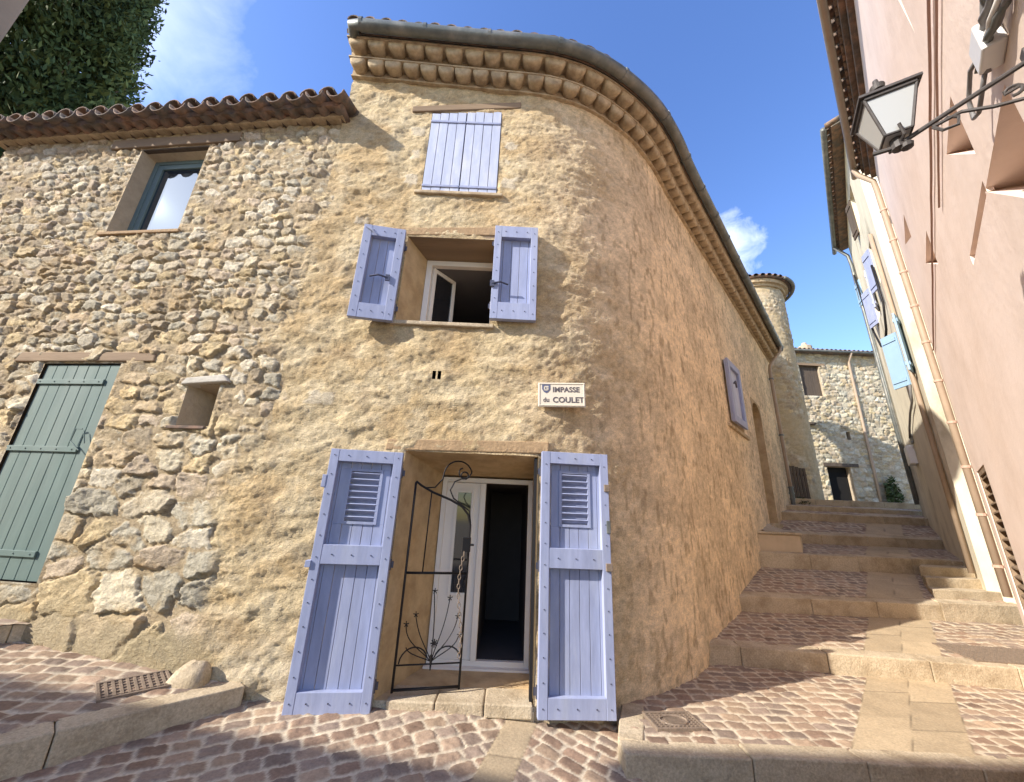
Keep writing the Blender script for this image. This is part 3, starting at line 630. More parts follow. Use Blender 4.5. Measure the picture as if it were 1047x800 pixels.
# ---- openings of the long side
reveal(FR, (2.75, 3.95, 3.66, 5.15), (2.8, 3.9, 3.7, 5.1), .3, m_reveal, 'window_reveal', yh)
mb = MB(FR); mb.box(2.75, 3.95, -.34, -.30, 3.66, 5.15); mb.build('window', m_wood_dark, yh)
mb = MB(FR); mb.box(2.45, 4.25, -.02, .05, 3.58, 3.655); mb.build('window_sill', m_genoise, yh, .01)
MS = FR @ Matrix.Translation((2.62, .04, 0)) @ Matrix.Rotation(R(1.5), 4, 'Z')
mb = MB(MS); mb.box(.02, .96, .0, .03, 3.72, 5.1); s5 = mb.build('shutter', m_lav_pale, yh, .003)
mb = MB(MS); frame_bars(mb, 0, .98, 3.70, 5.12, .15, .031, .085); mb.build('shutter_frame', m_lav, s5, .005)
mb = MB(MS); mb.tube([(.12, .12, 4.55), (.22, .13, 4.62), (.30, .12, 4.50)], .02, 6); mb.build('latch', m_steel, s5)
# arched side doorway: flat-headed cut filled by an arch piece
reveal(FR, (5.35, 6.5, 1.75, 4.95), (5.4, 6.45, 1.78, 4.9), .42, m_reveal, 'door_reveal', yh)
mb = MB(FR); N = 12; c0, rr_ = 5.925, .575; V = []; F = []
for k in range(N+1):
    a = math.pi*k/N; u = c0-rr_*math.cos(a); z = 4.52+.40*math.sin(a); V += [(u, .004, z), (u, .004, 4.97), (u, -.42, z)]
for k in range(N): b = k*3; F += [[b, b+1, b+4, b+3], [b, b+3, b+5, b+2]]
mb.add(V, F); mb.build('door_arch', m_reveal, yh)
mb = MB(FR); mb.box(5.35, 6.5, -.44, -.40, 1.75, 4.95); mb.build('side_door', m_wood_dark, yh)
for z0, z1 in ((2.1, 3.55),):
    MQ = FR @ Matrix.Translation((6.49, -.03, 0)) @ Matrix.Rotation(R(96), 4, 'Z')
    mb = MB(MQ)
    for k in range(3): mb.box(-.36+.12*k, -.245+.12*k, -.04, -.01, z0, z1)
    sq = mb.build('door_shutter', m_lav, yh, .003)
    mb = MB(MQ)
    for z in (z0+.1, z0+.75, z1-.15): mb.box(-.36, 0, -.06, -.041, z, z+.07)
    build_each(mb, 'strap_hinge', m_lav, sq)
mb = MB(FR); mb.box(5.3, 6.55, -.35, .10, 1.60, 1.76); build_each(mb, 'doorstep', m_kerb, yh, .012)

# the street-name plate
sg = thing('street_sign', 'cream enamel street-name plate with small blue shield, fixed to the ochre front above the door', 'sign', (.55, 4.09, 2.93))
SM = FA @ Matrix.Translation((.55, .045, 2.925)) @ Matrix.Rotation(R(-1.0), 4, 'Y') @ Matrix.Rotation(R(3), 4, 'Z')
mb = MB(SM); mb.box(-.26, .26, -.02, .006, -.14, .14); mb.build('plate', m_plate, sg, .004)
mb = MB(SM); frame_bars(mb, -.25, .25, -.13, .13, .010, .006, .012); mb.build('plate_rim', m_plate, sg, .003)
mb = MB(SM); sh_ = [(-.215, .115), (-.125, .115), (-.125, .06), (-.145, .03), (-.17, .015), (-.195, .03), (-.215, .06)]
mb.add([(a, .0065, b) for a, b in sh_]+[(a, .0095, b) for a, b in sh_], [list(range(7)), list(range(7, 14))]+[[i, (i+1) % 7, 7+(i+1) % 7, 7+i] for i in range(7)]); shd = mb.build('shield', m_shield, sg)
mb = MB(SM)
for a, b, c, d in ((-.195, -.145, .085, .098), (-.195, -.183, .045, .098), (-.195, -.145, .045, .057), (-.157, -.145, .045, .075), (-.172, -.145, .068, .079)): mb.box(a, b, .0095, .0115, c, d)
mb.build('shield_emblem', m_plate, shd)
def lettering(name, body, size, u, z, mt, parent, sx=1.0, bold=.0):
    cu = bpy.data.curves.new(name, 'FONT'); cu.body = body; cu.size = size; cu.extrude = .0015; cu.align_x = 'LEFT'; cu.offset = bold; cu.space_character = 1.03
    t = bpy.data.objects.new(name, cu); COL.objects.link(t)
    dg = bpy.context.evaluated_depsgraph_get(); me = bpy.data.meshes.new_from_object(t.evaluated_get(dg)); bpy.data.objects.remove(t)
    V = np.array([v.co for v in me.vertices]); F = [list(p.vertices) for p in me.polygons]
    W = [tuple(SM @ Vector((u+v[0]*sx, .0078+v[2], z+v[1]))) for v in V]
    return mesh_np(name, np.array(W), F, mt, parent)
lettering('lettering', 'IMPASSE', .082, -.10, .030, m_ink, sg, .98, .002)
lettering('lettering', 'du', .075, -.205, -.085, m_ink, sg, .9, .001)
lettering('lettering', 'COULET', .088, -.10, -.09, m_ink, sg, 1.0, .002)

# the wrought-iron gate leaf standing open in the doorway
gt = thing('iron_gate', 'black wrought-iron gate leaf with scrolled top and flower ornament, half open in the doorway', 'gate', (-.96, 4.16, .08))
GM = FA @ Matrix.Translation((-.955, -.02, 0)) @ Matrix.Rotation(R(-14), 4, 'Z')
def arc(cx, cz, r, a0, a1, n=12, r1=None): return [(cx+lerp(r, r1 if r1 is not None else r, k/n)*math.cos(R(lerp(a0, a1, k/n))), 0, cz+lerp(r, r1 if r1 is not None else r, k/n)*math.sin(R(lerp(a0, a1, k/n)))) for k in range(n+1)]
W_ = .60
mb = MB(GM); mb.tube([(0, 0, .08), (0, 0, 1.92)], .012, 6); mb.tube([(W_, 0, .08), (W_, 0, 1.52), (W_-.03, 0, 1.62), (W_-.10, 0, 1.70), (W_-.22, 0, 1.76), (.18, 0, 1.83), (.06, 0, 1.89), (0, 0, 1.93)], .012, 6)
mb.tube([(0, 0, .10), (W_, 0, .10)], .012, 6); mb.tube([(0, 0, .29), (W_, 0, .29)], .007, 6); mb.tube([(0, 0, 1.06), (W_, 0, 1.06)], .012, 6); mb.tube([(.16, 0, 1.06), (.17, 0, 1.83)], .007, 6)
mb.build('gate_frame', m_iron, gt, smooth=True)
mb = MB(GM)
mb.tube([(0, 0, 1.93), (.10, 0, 1.87), (.2, 0, 1.88), (.27, 0, 1.97)]+arc(.43, 2.02, .15, 170, 20, 14)+arc(.49, 2.06, .085, 10, -250, 16, .04), .008, 6)
mb.tube([(W_, 0, 1.54), (W_-.02, 0, 1.66)]+[(.40, 0, 1.78), (.36, 0, 1.86), (.40, 0, 1.95), (.47, 0, 1.985)]+arc(.50, 2.02, .04, -60, 200, 10), .008, 6)
mb.build('scroll', m_iron, gt, smooth=True)
mb = MB(GM); c = (.32, .31)
for dx, dz, b in ((-.26, .30, .12), (-.18, .38, .05), (-.03, .60, -.02), (.13, .52, -.04), (.22, .36, -.08), (.24, .20, -.10), (-.24, .12, .10)):
    mb.tube([(c[0]+dx*t+b*math.sin(math.pi*t)*-.6, 0, c[1]+dz*(t**.85)) for t in np.linspace(0, 1, 9)], .005, 5)
for a0, a1, cx in ((180, 20, .17), (0, 160, .46)): mb.tube(arc(cx, .30, .14, a0, a1, 10, .12), .007, 5)
for px_, pz_ in ((.06, .62), (.14, .70), (.30, .90), (.45, .84), (.54, .68), (.57, .52)):
    for k in range(5): a = R(72*k+20); mb.tube([(px_, 0, pz_), (px_+.026*math.cos(a), .004, pz_+.026*math.sin(a))], .0045, 5)
for k in range(8): a = R(45*k); mb.tube([(.335, .01, .46), (.335+.035*math.cos(a), .014, .46+.035*math.sin(a))], .006, 5)
mb.tube([(.32, 0, .24), (.32, 0, .36)], [.006, .018], 6)
mb.build('flower_ornament', m_iron, gt)
mb = MB(GM); mb.box(W_-.07, W_+.015, -.02, .02, 1.26, 1.40); mb.tube([(W_+.01, .03, 1.33), (W_+.045, .035, 1.33)], .012, 6); mb.build('lock_box', m_iron, gt, .004)
mb = MB(GM)
for k in range(22):
    z = 1.24-.042*k; u = W_-.05-.03*math.sin(k*.25); a = k % 2
    mb.tube([(u+(.014*math.cos(t) if a else 0), .03+(0 if a else .014*math.cos(t)), z+.026*math.sin(t)) for t in np.linspace(0, 2*math.pi, 9)], .004, 5)
mb.build('chain', m_castiron, gt)

# landing block in front of the side door
db = thing('doorstep_block', 'tan rendered landing block with mortar heap at the side door on the steps', 'doorstep', (5.9, 9.3, 1.1))
mb = MB(); mb.prism([(5.05, 8.66), (6.22, 8.66), (6.75, 9.35), (7.2, 10.3), (6.9, 10.5), (5.2, 8.9)], .8, 1.52); mb.build('block', m_blockst, db, .02)
mb = MB(); mb.prism([(5.05, 8.63), (6.24, 8.63), (6.78, 9.34), (7.23, 10.3), (6.9, 10.5), (5.2, 8.9)], 1.522, 1.572); mb.build('cap_slab', m_kerb, db, .012)
V = []; F = []; n = 9
for i in range(n+1):
    for j in range(n+1):
        a, b = i/n, j/n; x0 = lerp(5.45, 6.75, a)+.3*b; y0 = lerp(8.95, 10.1, a)-.5*b+.25
        V.append((x0, y0, 1.575+.28*max(0, (1-b))**1.5*math.sin(math.pi*min(1, a*.9+.1))+random.uniform(-.02, .02)))
for i in range(n):
    for j in range(n): F.append([i*(n+1)+j, i*(n+1)+j+1, (i+1)*(n+1)+j+1, (i+1)*(n+1)+j])
mesh_np('mortar_heap', np.array(V), F, m_mortar, db, smooth=True)

# ================================================================== RUBBLE HOUSE (left)
lh = thing('rubble_stone_house', 'rubble stone house with curved-tile eaves and sage-green shutter, joined to the ochre house', 'house', (-2.6, 4.1, 0))
LHO = [(2.07, 3.12, .79, 3.16), (2.0, 3.1, 5.1, 6.62), (.70, 1.10, 2.42, 2.90)]
us = coords(-.42, 5.62, lambda u: .0135 if u < 3.4 else .02, [q for h in LHO for q in h[:2]]); zs = coords(-.3, 6.95, lambda z: .0125 if z < 4.2 else .0165, [q for h in LHO for q in h[2:]])
Ug, Zg = [a.ravel() for a in np.meshgrid(us, zs, indexing='ij')]
h, cc = rubble(Ug, Zg, -.42, 5.62, -.3, 7.0, lambda z: float(np.interp(z, [.3, 1.6, 2.6, 4, 7], [.32, .25, .18, .145, .125])), 4, amp=.85)
bl = sstep(.28, -.12, Ug+(fbm(st3(Ug, Zg, 2.5), 4, 77)-.5)*.9+.05*(Zg-3.5))                 # crépi of the neighbour laps over the edge
hy, cy = facade_tex(-Ug, Zg)
ft = sstep(.55, .25, Zg+(fbm(st3(Ug, Zg, 3), 3, 81)-.5)*.4-.1*np.clip(Ug, 0, 3))                # smeared mortar foot
h = h*(1-bl)+hy*bl; h = h*(1-.7*ft)+ft*.02; cc = cc*(1-bl[:, None])+cy*bl[:, None]
cc = cc*(1-.75*ft[:, None])+np.array((.33, .27, .165))*(.8+.4*fbm(st3(Ug, Zg, 9), 4, 83)[:, None])*.75*ft[:, None]
h = h*sstep(0, .05, holes_mask(Ug, Zg, LHO))
hx = h-.085*sstep(.35, -.42, Ug)
P = np.array(FL.to_3x3()) @ np.stack([Ug, hx, Zg]); P = P.T+np.array((-2.6, 4.10, 0))
mesh_np('wall', P, cut_faces(grid_faces(len(us), len(zs)), Ug, Zg, LHO), m_rubble, lh, cc, smooth=True)
mb = MB(FL); mb.quad((5.62, 0, 0), (5.62, -7, 0), (5.62, -7, 7), (5.62, 0, 7)); mb.quad((-.3, -7, 0), (5.62, -7, 0), (5.62, -7, 7), (-.3, -7, 7)); mb.build('wall', m_mortar, lh)
# upper window
reveal(FL, (2.0, 3.1, 5.1, 6.62), (2.0, 3.06, 5.14, 6.56), .20, m_mortar, 'window_reveal', lh)
mb = MB(FL); mb.box(1.5, 3.62, -.12, .035, 6.63, 6.80); mb.build('window_lintel', m_wood, lh, .012)
mb = MB(FL); mb.box(2.0, 3.1, -.3, -.005, 6.60, 6.64); mb.build('window_soffit', m_wood_dark, lh)
mb = MB(FL); mb.box(1.95, 3.2, -.28, .03, 5.05, 5.098); mb.build('window_sill', m_lintel, lh, .008)
mb = MB(FL); frame_bars(mb, 2.0, 3.06, 5.12, 6.58, .07, -.26, -.18); frame_bars(mb, 2.071, 2.989, 5.191, 6.509, .085, -.245, -.19); lw = mb.build('window', m_teal, lh, .006)
mb = MB(FL); mb.box(2.15, 2.91, -.225, -.215, 5.27, 6.43); mb.build('pane', m_glass, lw)
# closed sage shutter
mb = MB(FL); n = 7; w = 1.03/n
for k in range(n): mb.box(2.08+w*k+.0035, 2.08+w*(k+1)-.0035, -.07, -.022+random.uniform(0, .003), .80, 3.15)
gs = mb.build('closed_shutter', m_green, lh, .004)
mb = MB(FL)
for z in (1.02, 2.10, 2.90):
    mb.box(2.22, 3.14, -.022, .0, z, z+.06)
    for k in range(5): mb.tube([(2.28+.2*k, -.001, z+.03), (2.28+.2*k, .007, z+.03)], .009, 6)
build_each(mb, 'batten', m_green, gs, .004)
mb = MB(FL); mb.tube([(2.23, .01, 2.36), (2.30, .02, 2.36), (2.31, .02, 2.22), (2.25, .02, 2.18), (2.17, .015, 2.12)], .007, 6); mb.tube([(2.2, .01, 2.34), (2.13, .015, 2.2)], .006, 6); mb.build('hook', m_green, gs)
mb = MB(FL); mb.box(2.07, 3.12, -.3, -.08, .79, 3.16); mb.build('closed_recess', m_dark, lh)
mb = MB(FL); mb.hexa([(1.62, -.1, 3.18), (3.55, -.1, 3.18), (1.62, .028, 3.18), (3.55, .028, 3.18), (1.64, -.1, 3.30), (3.5, -.1, 3.31), (1.64, .02, 3.30), (3.5, .02, 3.31)]); mb.build('shutter_lintel', m_wood, lh, .015)
# small niche opening with its slab
reveal(FL, (.70, 1.10, 2.42, 2.90), (.71, 1.02, 2.44, 2.86), .40, m_mortar, 'niche_reveal', lh)
mb = MB(FL); mb.box(.68, 1.12, -.55, -.40, 2.4, 2.92); mb.build('niche_void', m_black, lh)
mb = MB(FL); mb.hexa([(.56, -.1, 2.92), (1.18, -.1, 2.88), (.58, .05, 2.93), (1.16, .05, 2.89), (.62, -.1, 3.02), (1.12, -.1, 2.98), (.66, .05, 3.01), (1.10, .05, 2.97)]); mb.build('niche_slab', mat('pale_slab', (.50, .46, .39), .9, var=.2, nscale=9, bumps=((30, .6, .012),)), lh, .012)
mb = MB(FL); mb.box(.72, 1.18, -.2, .035, 2.385, 2.418); mb.build('niche_sill', m_tile, lh, .006)
# roof edge: a row of upturned tiles in mortar and the cover tiles above
def barrel(mb, u, w0, w1, z0, z1, r0, r1, up, n=7, t0=0, t1=math.pi):
    V = []; F = []
    for w, z, r in ((w0, z0, r0), ((w0+w1)/2, (z0+z1)/2, (r0+r1)/2), (w1, z1, r1)):
        for j in range(n):
            t = lerp(t0, t1, j/(n-1)); V.append((u-r*math.cos(t), w, z+(r*math.sin(t))*(1 if up else -1)))
    for i in range(2):
        for j in range(n-1): F.append([i*n+j, i*n+j+1, (i+1)*n+j+1, (i+1)*n+j])
    mb.add(V, F)
def canal_roof(M, u0, u1, zw, parent, pitch=.215, over=.34, slope=.30, rows=4, mt=None, depth=7., seed=2, r=.082):
    rg = random.Random(seed); mt = mt or m_tile
    mb = MB(M); mb.hexa([(u0, -depth, zw+.02+depth*slope), (u1, -depth, zw+.02+depth*slope), (u0, over-.12, zw+.0), (u1, over-.12, zw+.0), (u0, -depth, zw+.1+depth*slope), (u1, -depth, zw+.1+depth*slope), (u0, over-.10, zw+.05), (u1, over-.10, zw+.05)]); rf = mb.build('roof', mt, parent)
    mb = MB(M); u = u0+pitch*.5
    while u < u1:
        for k in range(rows):
            a = over-.05-.36*k+rg.uniform(-.012, .012); b = a-.42; du = rg.uniform(-.008, .008)
            barrel(mb, u+du, a, b, zw+.13-(a-over)*slope*1.0, zw+.13-(b-over)*slope-.0, r, r*.8, True)
        u += pitch
    t1 = mb.build('cover_tiles', mt, rf, smooth=True); md = t1.modifiers.new('thickness', 'SOLIDIFY'); md.thickness = .016; md.offset = 0
    mb = MB(M); u = u0
    while u < u1+.01:
        for k in range(2):
            a = over-.36*k+rg.uniform(-.012, .012); b = a-.42
            barrel(mb, u, a, b, zw+.115-(a-over)*slope, zw+.115-(b-over)*slope, r*1.08, r, False)
        u += pitch
    t2 = mb.build('channel_tiles', mt, rf, smooth=True); md = t2.modifiers.new('thickness', 'SOLIDIFY'); md.thickness = .016; md.offset = 0
    return rf
canal_roof(FL, -.06, 5.85, 6.92, lh, .30, .34, .30, 5, m_tile, r=.112)
mb = MB(FL); mb.box(-.06, 5.75, -.05, .10, 6.88, 6.95); mb.build('eaves_bed', m_genoise, lh, .01)
mb = MB(FL); u = -.02
while u < 5.75: barrel(mb, u, .22, -.03, 6.985, 6.95, .09, .08, False); u += .225
g2 = mb.build('eaves_tiles', m_tile, lh, smooth=True); md = g2.modifiers.new('thickness', 'SOLIDIFY'); md.thickness = .018

# boulder leaning at the foot of the wall
bm_ = MB(); V = []; F = []; n1_, n2_ = 10, 16
for i in range(n1_+1):
    th = math.pi*.5*i/n1_
    for j in range(n2_):
        ph = 2*math.pi*j/n2_; r = 1+.16*(vnoise(np.array([[math.cos(ph)*1.5+5, math.sin(ph)*1.5+3, th*1.4]]), 3)[0]-.5)*2
        sq = 1/max(abs(math.cos(ph)), abs(math.sin(ph)))**.35
        ct2 = max(0, math.cos(th))**.8; V.append((-2.70+.17*r*sq*math.cos(ph)*ct2+.03*math.sin(th), 4.02+.12*r*sq*math.sin(ph)*ct2, .06+.235*math.sin(th)*(1+(r-1)*ct2)))
for i in range(n1_):
    for j in range(n2_): F.append([i*n2_+j, i*n2_+(j+1) % n2_, (i+1)*n2_+(j+1) % n2_, (i+1)*n2_+j])
tag(mesh_np('guard_stone', np.array(V), F, m_kerb, smooth=True), 'small rounded guard stone at the foot of the rubble wall', 'stone')

# covers in the paving
def cover(name, label, M, w, d, slots=True):
    t = thing(name, label, 'drain cover', tuple(M.translation))
    mb = MB(M); frame_bars2 = [(-w, w, -d, -d+.022), (-w, w, d-.022, d), (-w, -w+.022, -d+.022, d-.022), (w-.022, w, -d+.022, d-.022)]
    for a, b, c, e in frame_bars2: mb.box(a, b, c, e, -.03, .026)
    mb.build('rim', m_castiron, t, .003)
    mb = MB(M); mb.box(-w+.022, w-.022, -d+.022, d-.022, -.03, .0141); n = 9
    if slots == 'ring':
        for k in range(32):
            a = 2*math.pi*k/32; b = 2*math.pi*(k+1)/32
            mb.tube([(w*.55*math.cos(a), d*.55*math.sin(a), .017), (w*.55*math.cos(b), d*.55*math.sin(b), .017)], .010, 5)
        for k in range(-5, 6):
            for j in range(-4, 5):
                if (k/5.0)**2+(j/4.0)**2 > .45: mb.box(w*.86*k/5-.007, w*.86*k/5+.007, d*.86*j/4-.007, d*.86*j/4+.007, .014, .022)
        for j in range(-2, 3): mb.box(-w*.3, w*.3, d*.16*j-.006, d*.16*j+.006, .014, .022)
    else:
        for k in range(n): x_ = lerp(-w+.03, w-.03, (k+.5)/n); mb.box(x_-.012, x_+.006, -d+.03, d-.03, .014, .026)
        for k in range(5): y_ = lerp(-d+.03, d-.03, (k+.5)/5); mb.box(-w+.03, w-.03, y_-.008, y_+.008, .0141, .022)
    mb.build('lid', m_castiron, t)
cover('manhole_cover', 'square cast-iron manhole cover with ring pattern near the corner of the lowest step', Matrix.Translation((1.52, 4.05, -.012)) @ Matrix.Rotation(R(6), 4, 'Z'), .22, .15, 'ring')
cover('drain_grate', 'ribbed iron drain grate in the paving before the rubble house', Matrix(((-.67, -.741, .074, -3.02), (-.745, .667, -.067, 3.86), (0, .0995, .995, float(z_left(-3.02, 3.86))-.004), (0, 0, 0, 1))), .23, .16)
GMt = Matrix.Translation((6.35, 5.55, .222)) @ Matrix.Rotation(R(-7), 4, 'Z') @ Matrix.Rotation(R(3.9), 4, 'X')
gg = thing('metal_grating', 'dark fine-meshed grating let into the second step below the pink house', 'grating', (6.15, 6.15, .26))
mb = MB(GMt); mb.box(-.62, .62, -.28, .28, -.05, .0); mb.build('tray', m_wood_dark, gg)
mb = MB(GMt)
for k in range(30): u = -.62+1.24*k/29; mb.box(u-.009, u+.009, -.28, .28, .001, .022)
for k in range(14): v = -.28+.56*k/13; mb.box(-.62, .62, v-.006, v+.006, .001, .018)
mb.build('mesh_bars', m_castiron, gg)

# ================================================================== PINK HOUSE (right)
ph = thing('pink_house', 'pale pink rendered house with small recessed windows rising beside the steps', 'house', (5, 4, 0))
PO = [(3.76, 4.44, 4.22, 4.80), (3.86, 4.98, 3.95, 4.05), (3.93, 4.06, 5.75, 6.9), (6.6, 7.5, 4.85, 5.37), (8.0, 9.0, 6.15, 6.6), (2.9, 3.9, 3.15, 3.98), (8.5, 9.5, .6, 2.6)]
us = coords(1.9, 9.9, .5, [q for h in PO for q in h[:2]]); zs = coords(-.8, 9.2, .5, [q for h in PO for q in h[2:]])
Ug, Zg = [a.ravel() for a in np.meshgrid(us, zs, indexing='ij')]
P = (np.array(FP.to_3x3()) @ np.stack([Ug, Ug*0, Zg])).T+np.array((.5597, -.5716, 0))
mesh_np('wall', P, cut_faces(grid_faces(len(us), len(zs)), Ug, Zg, PO), m_pink, ph)
mb = MB(FP); mb.quad((9.9, 0, -.8), (9.9, -6, -.8), (9.9, -6, 9.2), (9.9, 0, 9.2)); mb.quad((1.9, 0, -.8), (1.9, -6, -.8), (1.9, -6, 9.2), (1.9, 0, 9.2)); mb.quad((1.9, -6, -.8), (9.9, -6, -.8), (9.9, -6, 9.2), (1.9, -6, 9.2)); mb.build('wall', m_pink, ph)
for i, o in enumerate(PO):
    mb = MB(FP)
    if i in (1, 6):
        d = .035 if i == 1 else .28
        reveal(FP, o, o, d, m_pink, 'window_reveal', ph); mb.quad((o[0], -d, o[2]), (o[1], -d, o[2]), (o[1], -d, o[3]), (o[0], -d, o[3])); mb.build('blind_panel', m_pink, ph)
    else:                                                           # splayed embrasure: deep at its near top corner, flush along the slope
        A, B, Cc, D = (o[0], 0, o[3]), (o[1], 0, o[3]), (o[0], 0, o[2]), (o[1], 0, o[2]); A2 = (o[0], -.32, o[3]); B2 = (o[1]+.15, -.32, o[3]); C2 = (o[0], -.32, o[2]-.12)
        mb.quad(A, B, B2, A2); mb.quad(A, A2, C2, Cc); mb.quad(B, Cc, C2, B2); mb.quad(A2, B2, C2); mb.quad(B, D, Cc); mb.build('embrasure', m_pink, ph)
o = PO[6]; mb = MB(FP)
for k in range(16): z = lerp(o[2]+.05, o[3]-.1, k/15); mb.hexa([(o[0]+.1, -.08, z), (o[1]-.1, -.08, z), (o[0]+.1, -.02, z-.04), (o[1]-.1, -.02, z-.04), (o[0]+.1, -.08, z+.02), (o[1]-.1, -.08, z+.02), (o[0]+.1, -.02, z-.02), (o[1]-.1, -.02, z-.02)])
frame_bars(mb, o[0]+.02, o[1]-.02, o[2], o[3], .08, -.09, -.01); mb.build('louvred_door', m_wood, ph)
# eaves, gutter, downpipe
canal_roof(FP, 1.8, 10.05, 9.28, ph, .24, .30, .25, 3, m_tile, 6)
mb = MB(FP); mb.box(1.85, 10, -.02, .16, 9.10, 9.26); mb.box(1.85, 10, -.02, .08, 8.98, 9.10); mb.build('eaves_moulding', m_tile, ph, .01)
mb = MB(FP); u = 1.95
while u < 10: barrel(mb, u, .20, .0, 9.24, 9.24, .07, .07, False); u += .17
mb.build('eaves_tiles', m_tile, ph, smooth=True)
mb = MB(FP); mb.tube([(1.75, .31, 9.30), (10.15, .31, 9.30)], .06, 10); gu = mb.build('gutter', m_pipe_tan, ph, smooth=True)
mb = MB(FP); mb.tube([(9.8, .31, 9.24), (9.8, .27, 9.05), (9.8, .08, 8.75), (9.8, .07, 8.5), (9.8, .07, 5), (9.8, .07, .8)], .05, 10); dpp = mb.build('downpipe', m_pipe_tan, ph, smooth=True)
mb = MB(FP)
for z in np.arange(1.2, 8.6, .75): mb.tube([(9.8, .07, z), (9.8, .07, z+.04)], .06, 10)
build_each(mb, 'pipe_collar', m_pink_soffit, dpp)
# cables on the pink wall
def cable(name, label, M, pts, r, mt, group=None):
    mb = MB(M); mb.tube(pts, r, 6); o = mb.build(name, mt, None, smooth=True); return tag(o, label, 'cable', group)
def run(u0, z0, u1, z1, n=14, w=.02, wob=.02, seed=0):
    rg = random.Random(seed); return [(lerp(u0, u1, k/n), w, lerp(z0, z1, k/n)+rg.uniform(-wob, wob)*.6) for k in range(n+1)]
cable('wall_cable', 'thin painted cable running along the upper pink wall toward the gutter', FP, run(1.95, 5.39, 9.7, 4.76, 22, .02, .02, 3), .011, m_pink_cable)
cable('wall_cable', 'second thin painted cable clipped just under the first on the pink wall', FP, run(1.95, 5.26, 5.3, 4.85, 12, .02, .02, 4), .009, m_pink_cable)
cb = thing('cable_bundle', 'tangle of grey cables with junction box on the near pink wall', 'cables', (2.4, 1.2, 4.1))
for k in range(7):
    rg = random.Random(k); z = 3.92+.075*k; e = 2.95-.05*abs(k-3)
    mb = MB(FP); mb.tube([(lerp(1.93, e, t), .035+.02*rg.random()+.02*math.sin(9*t+k), z+.05*math.sin(5*t+k)-.10*t*t*(k-3)) for t in np.linspace(0, 1, 18)], .013+.005*rg.random(), 6); mb.build('cable', (m_grey_cable, m_zinc, m_white)[k % 3], cb, smooth=True)
mb = MB(FP); mb.box(2.62, 2.80, .0, .09, 4.02, 4.20); mb.build('junction_box', m_plastic, cb, .01)
mb = MB(FP); mb.tube([(2.78, .05, 4.16), (2.95, .07, 4.22), (3.12, .08, 4.16), (3.16, .08, 4.05), (3.05, .08, 3.99), (2.9, .07, 4.02), (2.8, .05, 4.08)], .012, 6); mb.build('loop', m_grey_cable, cb, smooth=True)
# wall lantern
lt = thing('wall_lantern', 'black four-sided wall lantern with milky panes on a scrolled bracket over the steps', 'street lamp', (2.05, 1.6, 3.62))
LM = Matrix.Translation((2.06, 1.57, 0)) @ Matrix.Rotation(R(-32), 4, 'Z')
zb_, zt_, wb_, wt_ = 3.68, 3.92, .055, .108
mb = MB(LM); cb_ = [(a*wb_, b*wb_, zb_) for a, b in ((-1, -1), (1, -1), (1, 1), (-1, 1))]; ct_ = [(a*wt_, b*wt_, zt_) for a, b in ((-1, -1), (1, -1), (1, 1), (-1, 1))]
for k in range(4): mb.tube([cb_[k], ct_[k]], .008, 6); mb.tube([cb_[k], cb_[(k+1) % 4]], .008, 6); mb.tube([ct_[k], ct_[(k+1) % 4]], .012, 6)
mb.build('lantern_frame', m_lampiron, lt)
for k in range(4):
    mb = MB(LM); a, b, c, d = [Vector(v) for v in (cb_[k], cb_[(k+1) % 4], ct_[(k+1) % 4], ct_[k])]; cen = (a+b+c+d)/4
    mb.quad(*[tuple(v+(cen-v)*.02) for v in (a, b, c, d)]); o = mb.build('pane', m_lampglass, lt); md = o.modifiers.new('thickness', 'SOLIDIFY'); md.thickness = .004
mb = MB(LM); mb.box(-wt_-.022, wt_+.022, -wt_-.022, wt_+.022, zt_+.008, zt_+.024); mb.add([(-wt_-.01, -wt_-.01, zt_+.024), (wt_+.01, -wt_-.01, zt_+.024), (wt_+.01, wt_+.01, zt_+.024), (-wt_-.01, wt_+.01, zt_+.024), (0, 0, zt_+.15)], [[0, 1, 4], [1, 2, 4], [2, 3, 4], [3, 0, 4], [3, 2, 1, 0]]); mb.lathe([(.03, .14), (.035, .17), (.015, .19), (.012, .22)], (0, 0, zt_)); mb.build('cap', m_lampiron, lt)
mb = MB(LM); mb.box(-wb_, wb_, -wb_, wb_, zb_-.006, zb_-.001); mb.build('bottom_pane', m_lampglass, lt)
lp = FP.inverted() @ Vector((2.06, 1.57, 0)); u_, w_ = lp.x, lp.y
mb = MB(FP)
mb.tube([(u_, w_+.10, zb_-.03), (u_, w_+.02, zb_-.05), (u_, w_*.5, zb_+.03), (u_, .0, zb_+.10)], .0125, 8)
mb.tube([(u_, w_*.72, zb_-.03), (u_, w_*.66, zb_-.075), (u_, w_*.55, zb_-.08), (u_, w_*.53, zb_-.035), (u_, w_*.6, zb_-.01), (u_, w_*.66, zb_-.03)], .008, 6)
mb.tube([(u_, w_*.72, zb_-.028), (u_, w_*.5, zb_-.015), (u_, w_*.3, zb_-.07), (u_, w_*.12, zb_-.10), (u_, .0, zb_-.08)], .010, 6)
mb.tube([(u_, w_*.12, zb_-.02)]+[(u_, w_*.16+.028*math.cos(t), zb_-.03+.028*math.sin(t)) for t in np.linspace(0, 5, 10)], .008, 6)
mb.tube([(u_, w_, zb_-.07), (u_, w_, zb_-.0)], .03, 10); mb.lathe([(.0, -.10), (.026, -.085), (.03, -.065), (.02, -.05)], (u_, w_-.03, zb_), 10)
for a in (-1, 1): mb.tube([(u_, w_, zb_-.05), (u_+a*.05, w_+a*.03, zb_-.03), (u_+a*.075, w_+a*.02, zb_+.03)], .008, 6)
mb.box(u_-.03, u_+.03, .0, .012, zb_-.14, zb_+.16)
mb.build('bracket', m_lampiron, lt, smooth=False)

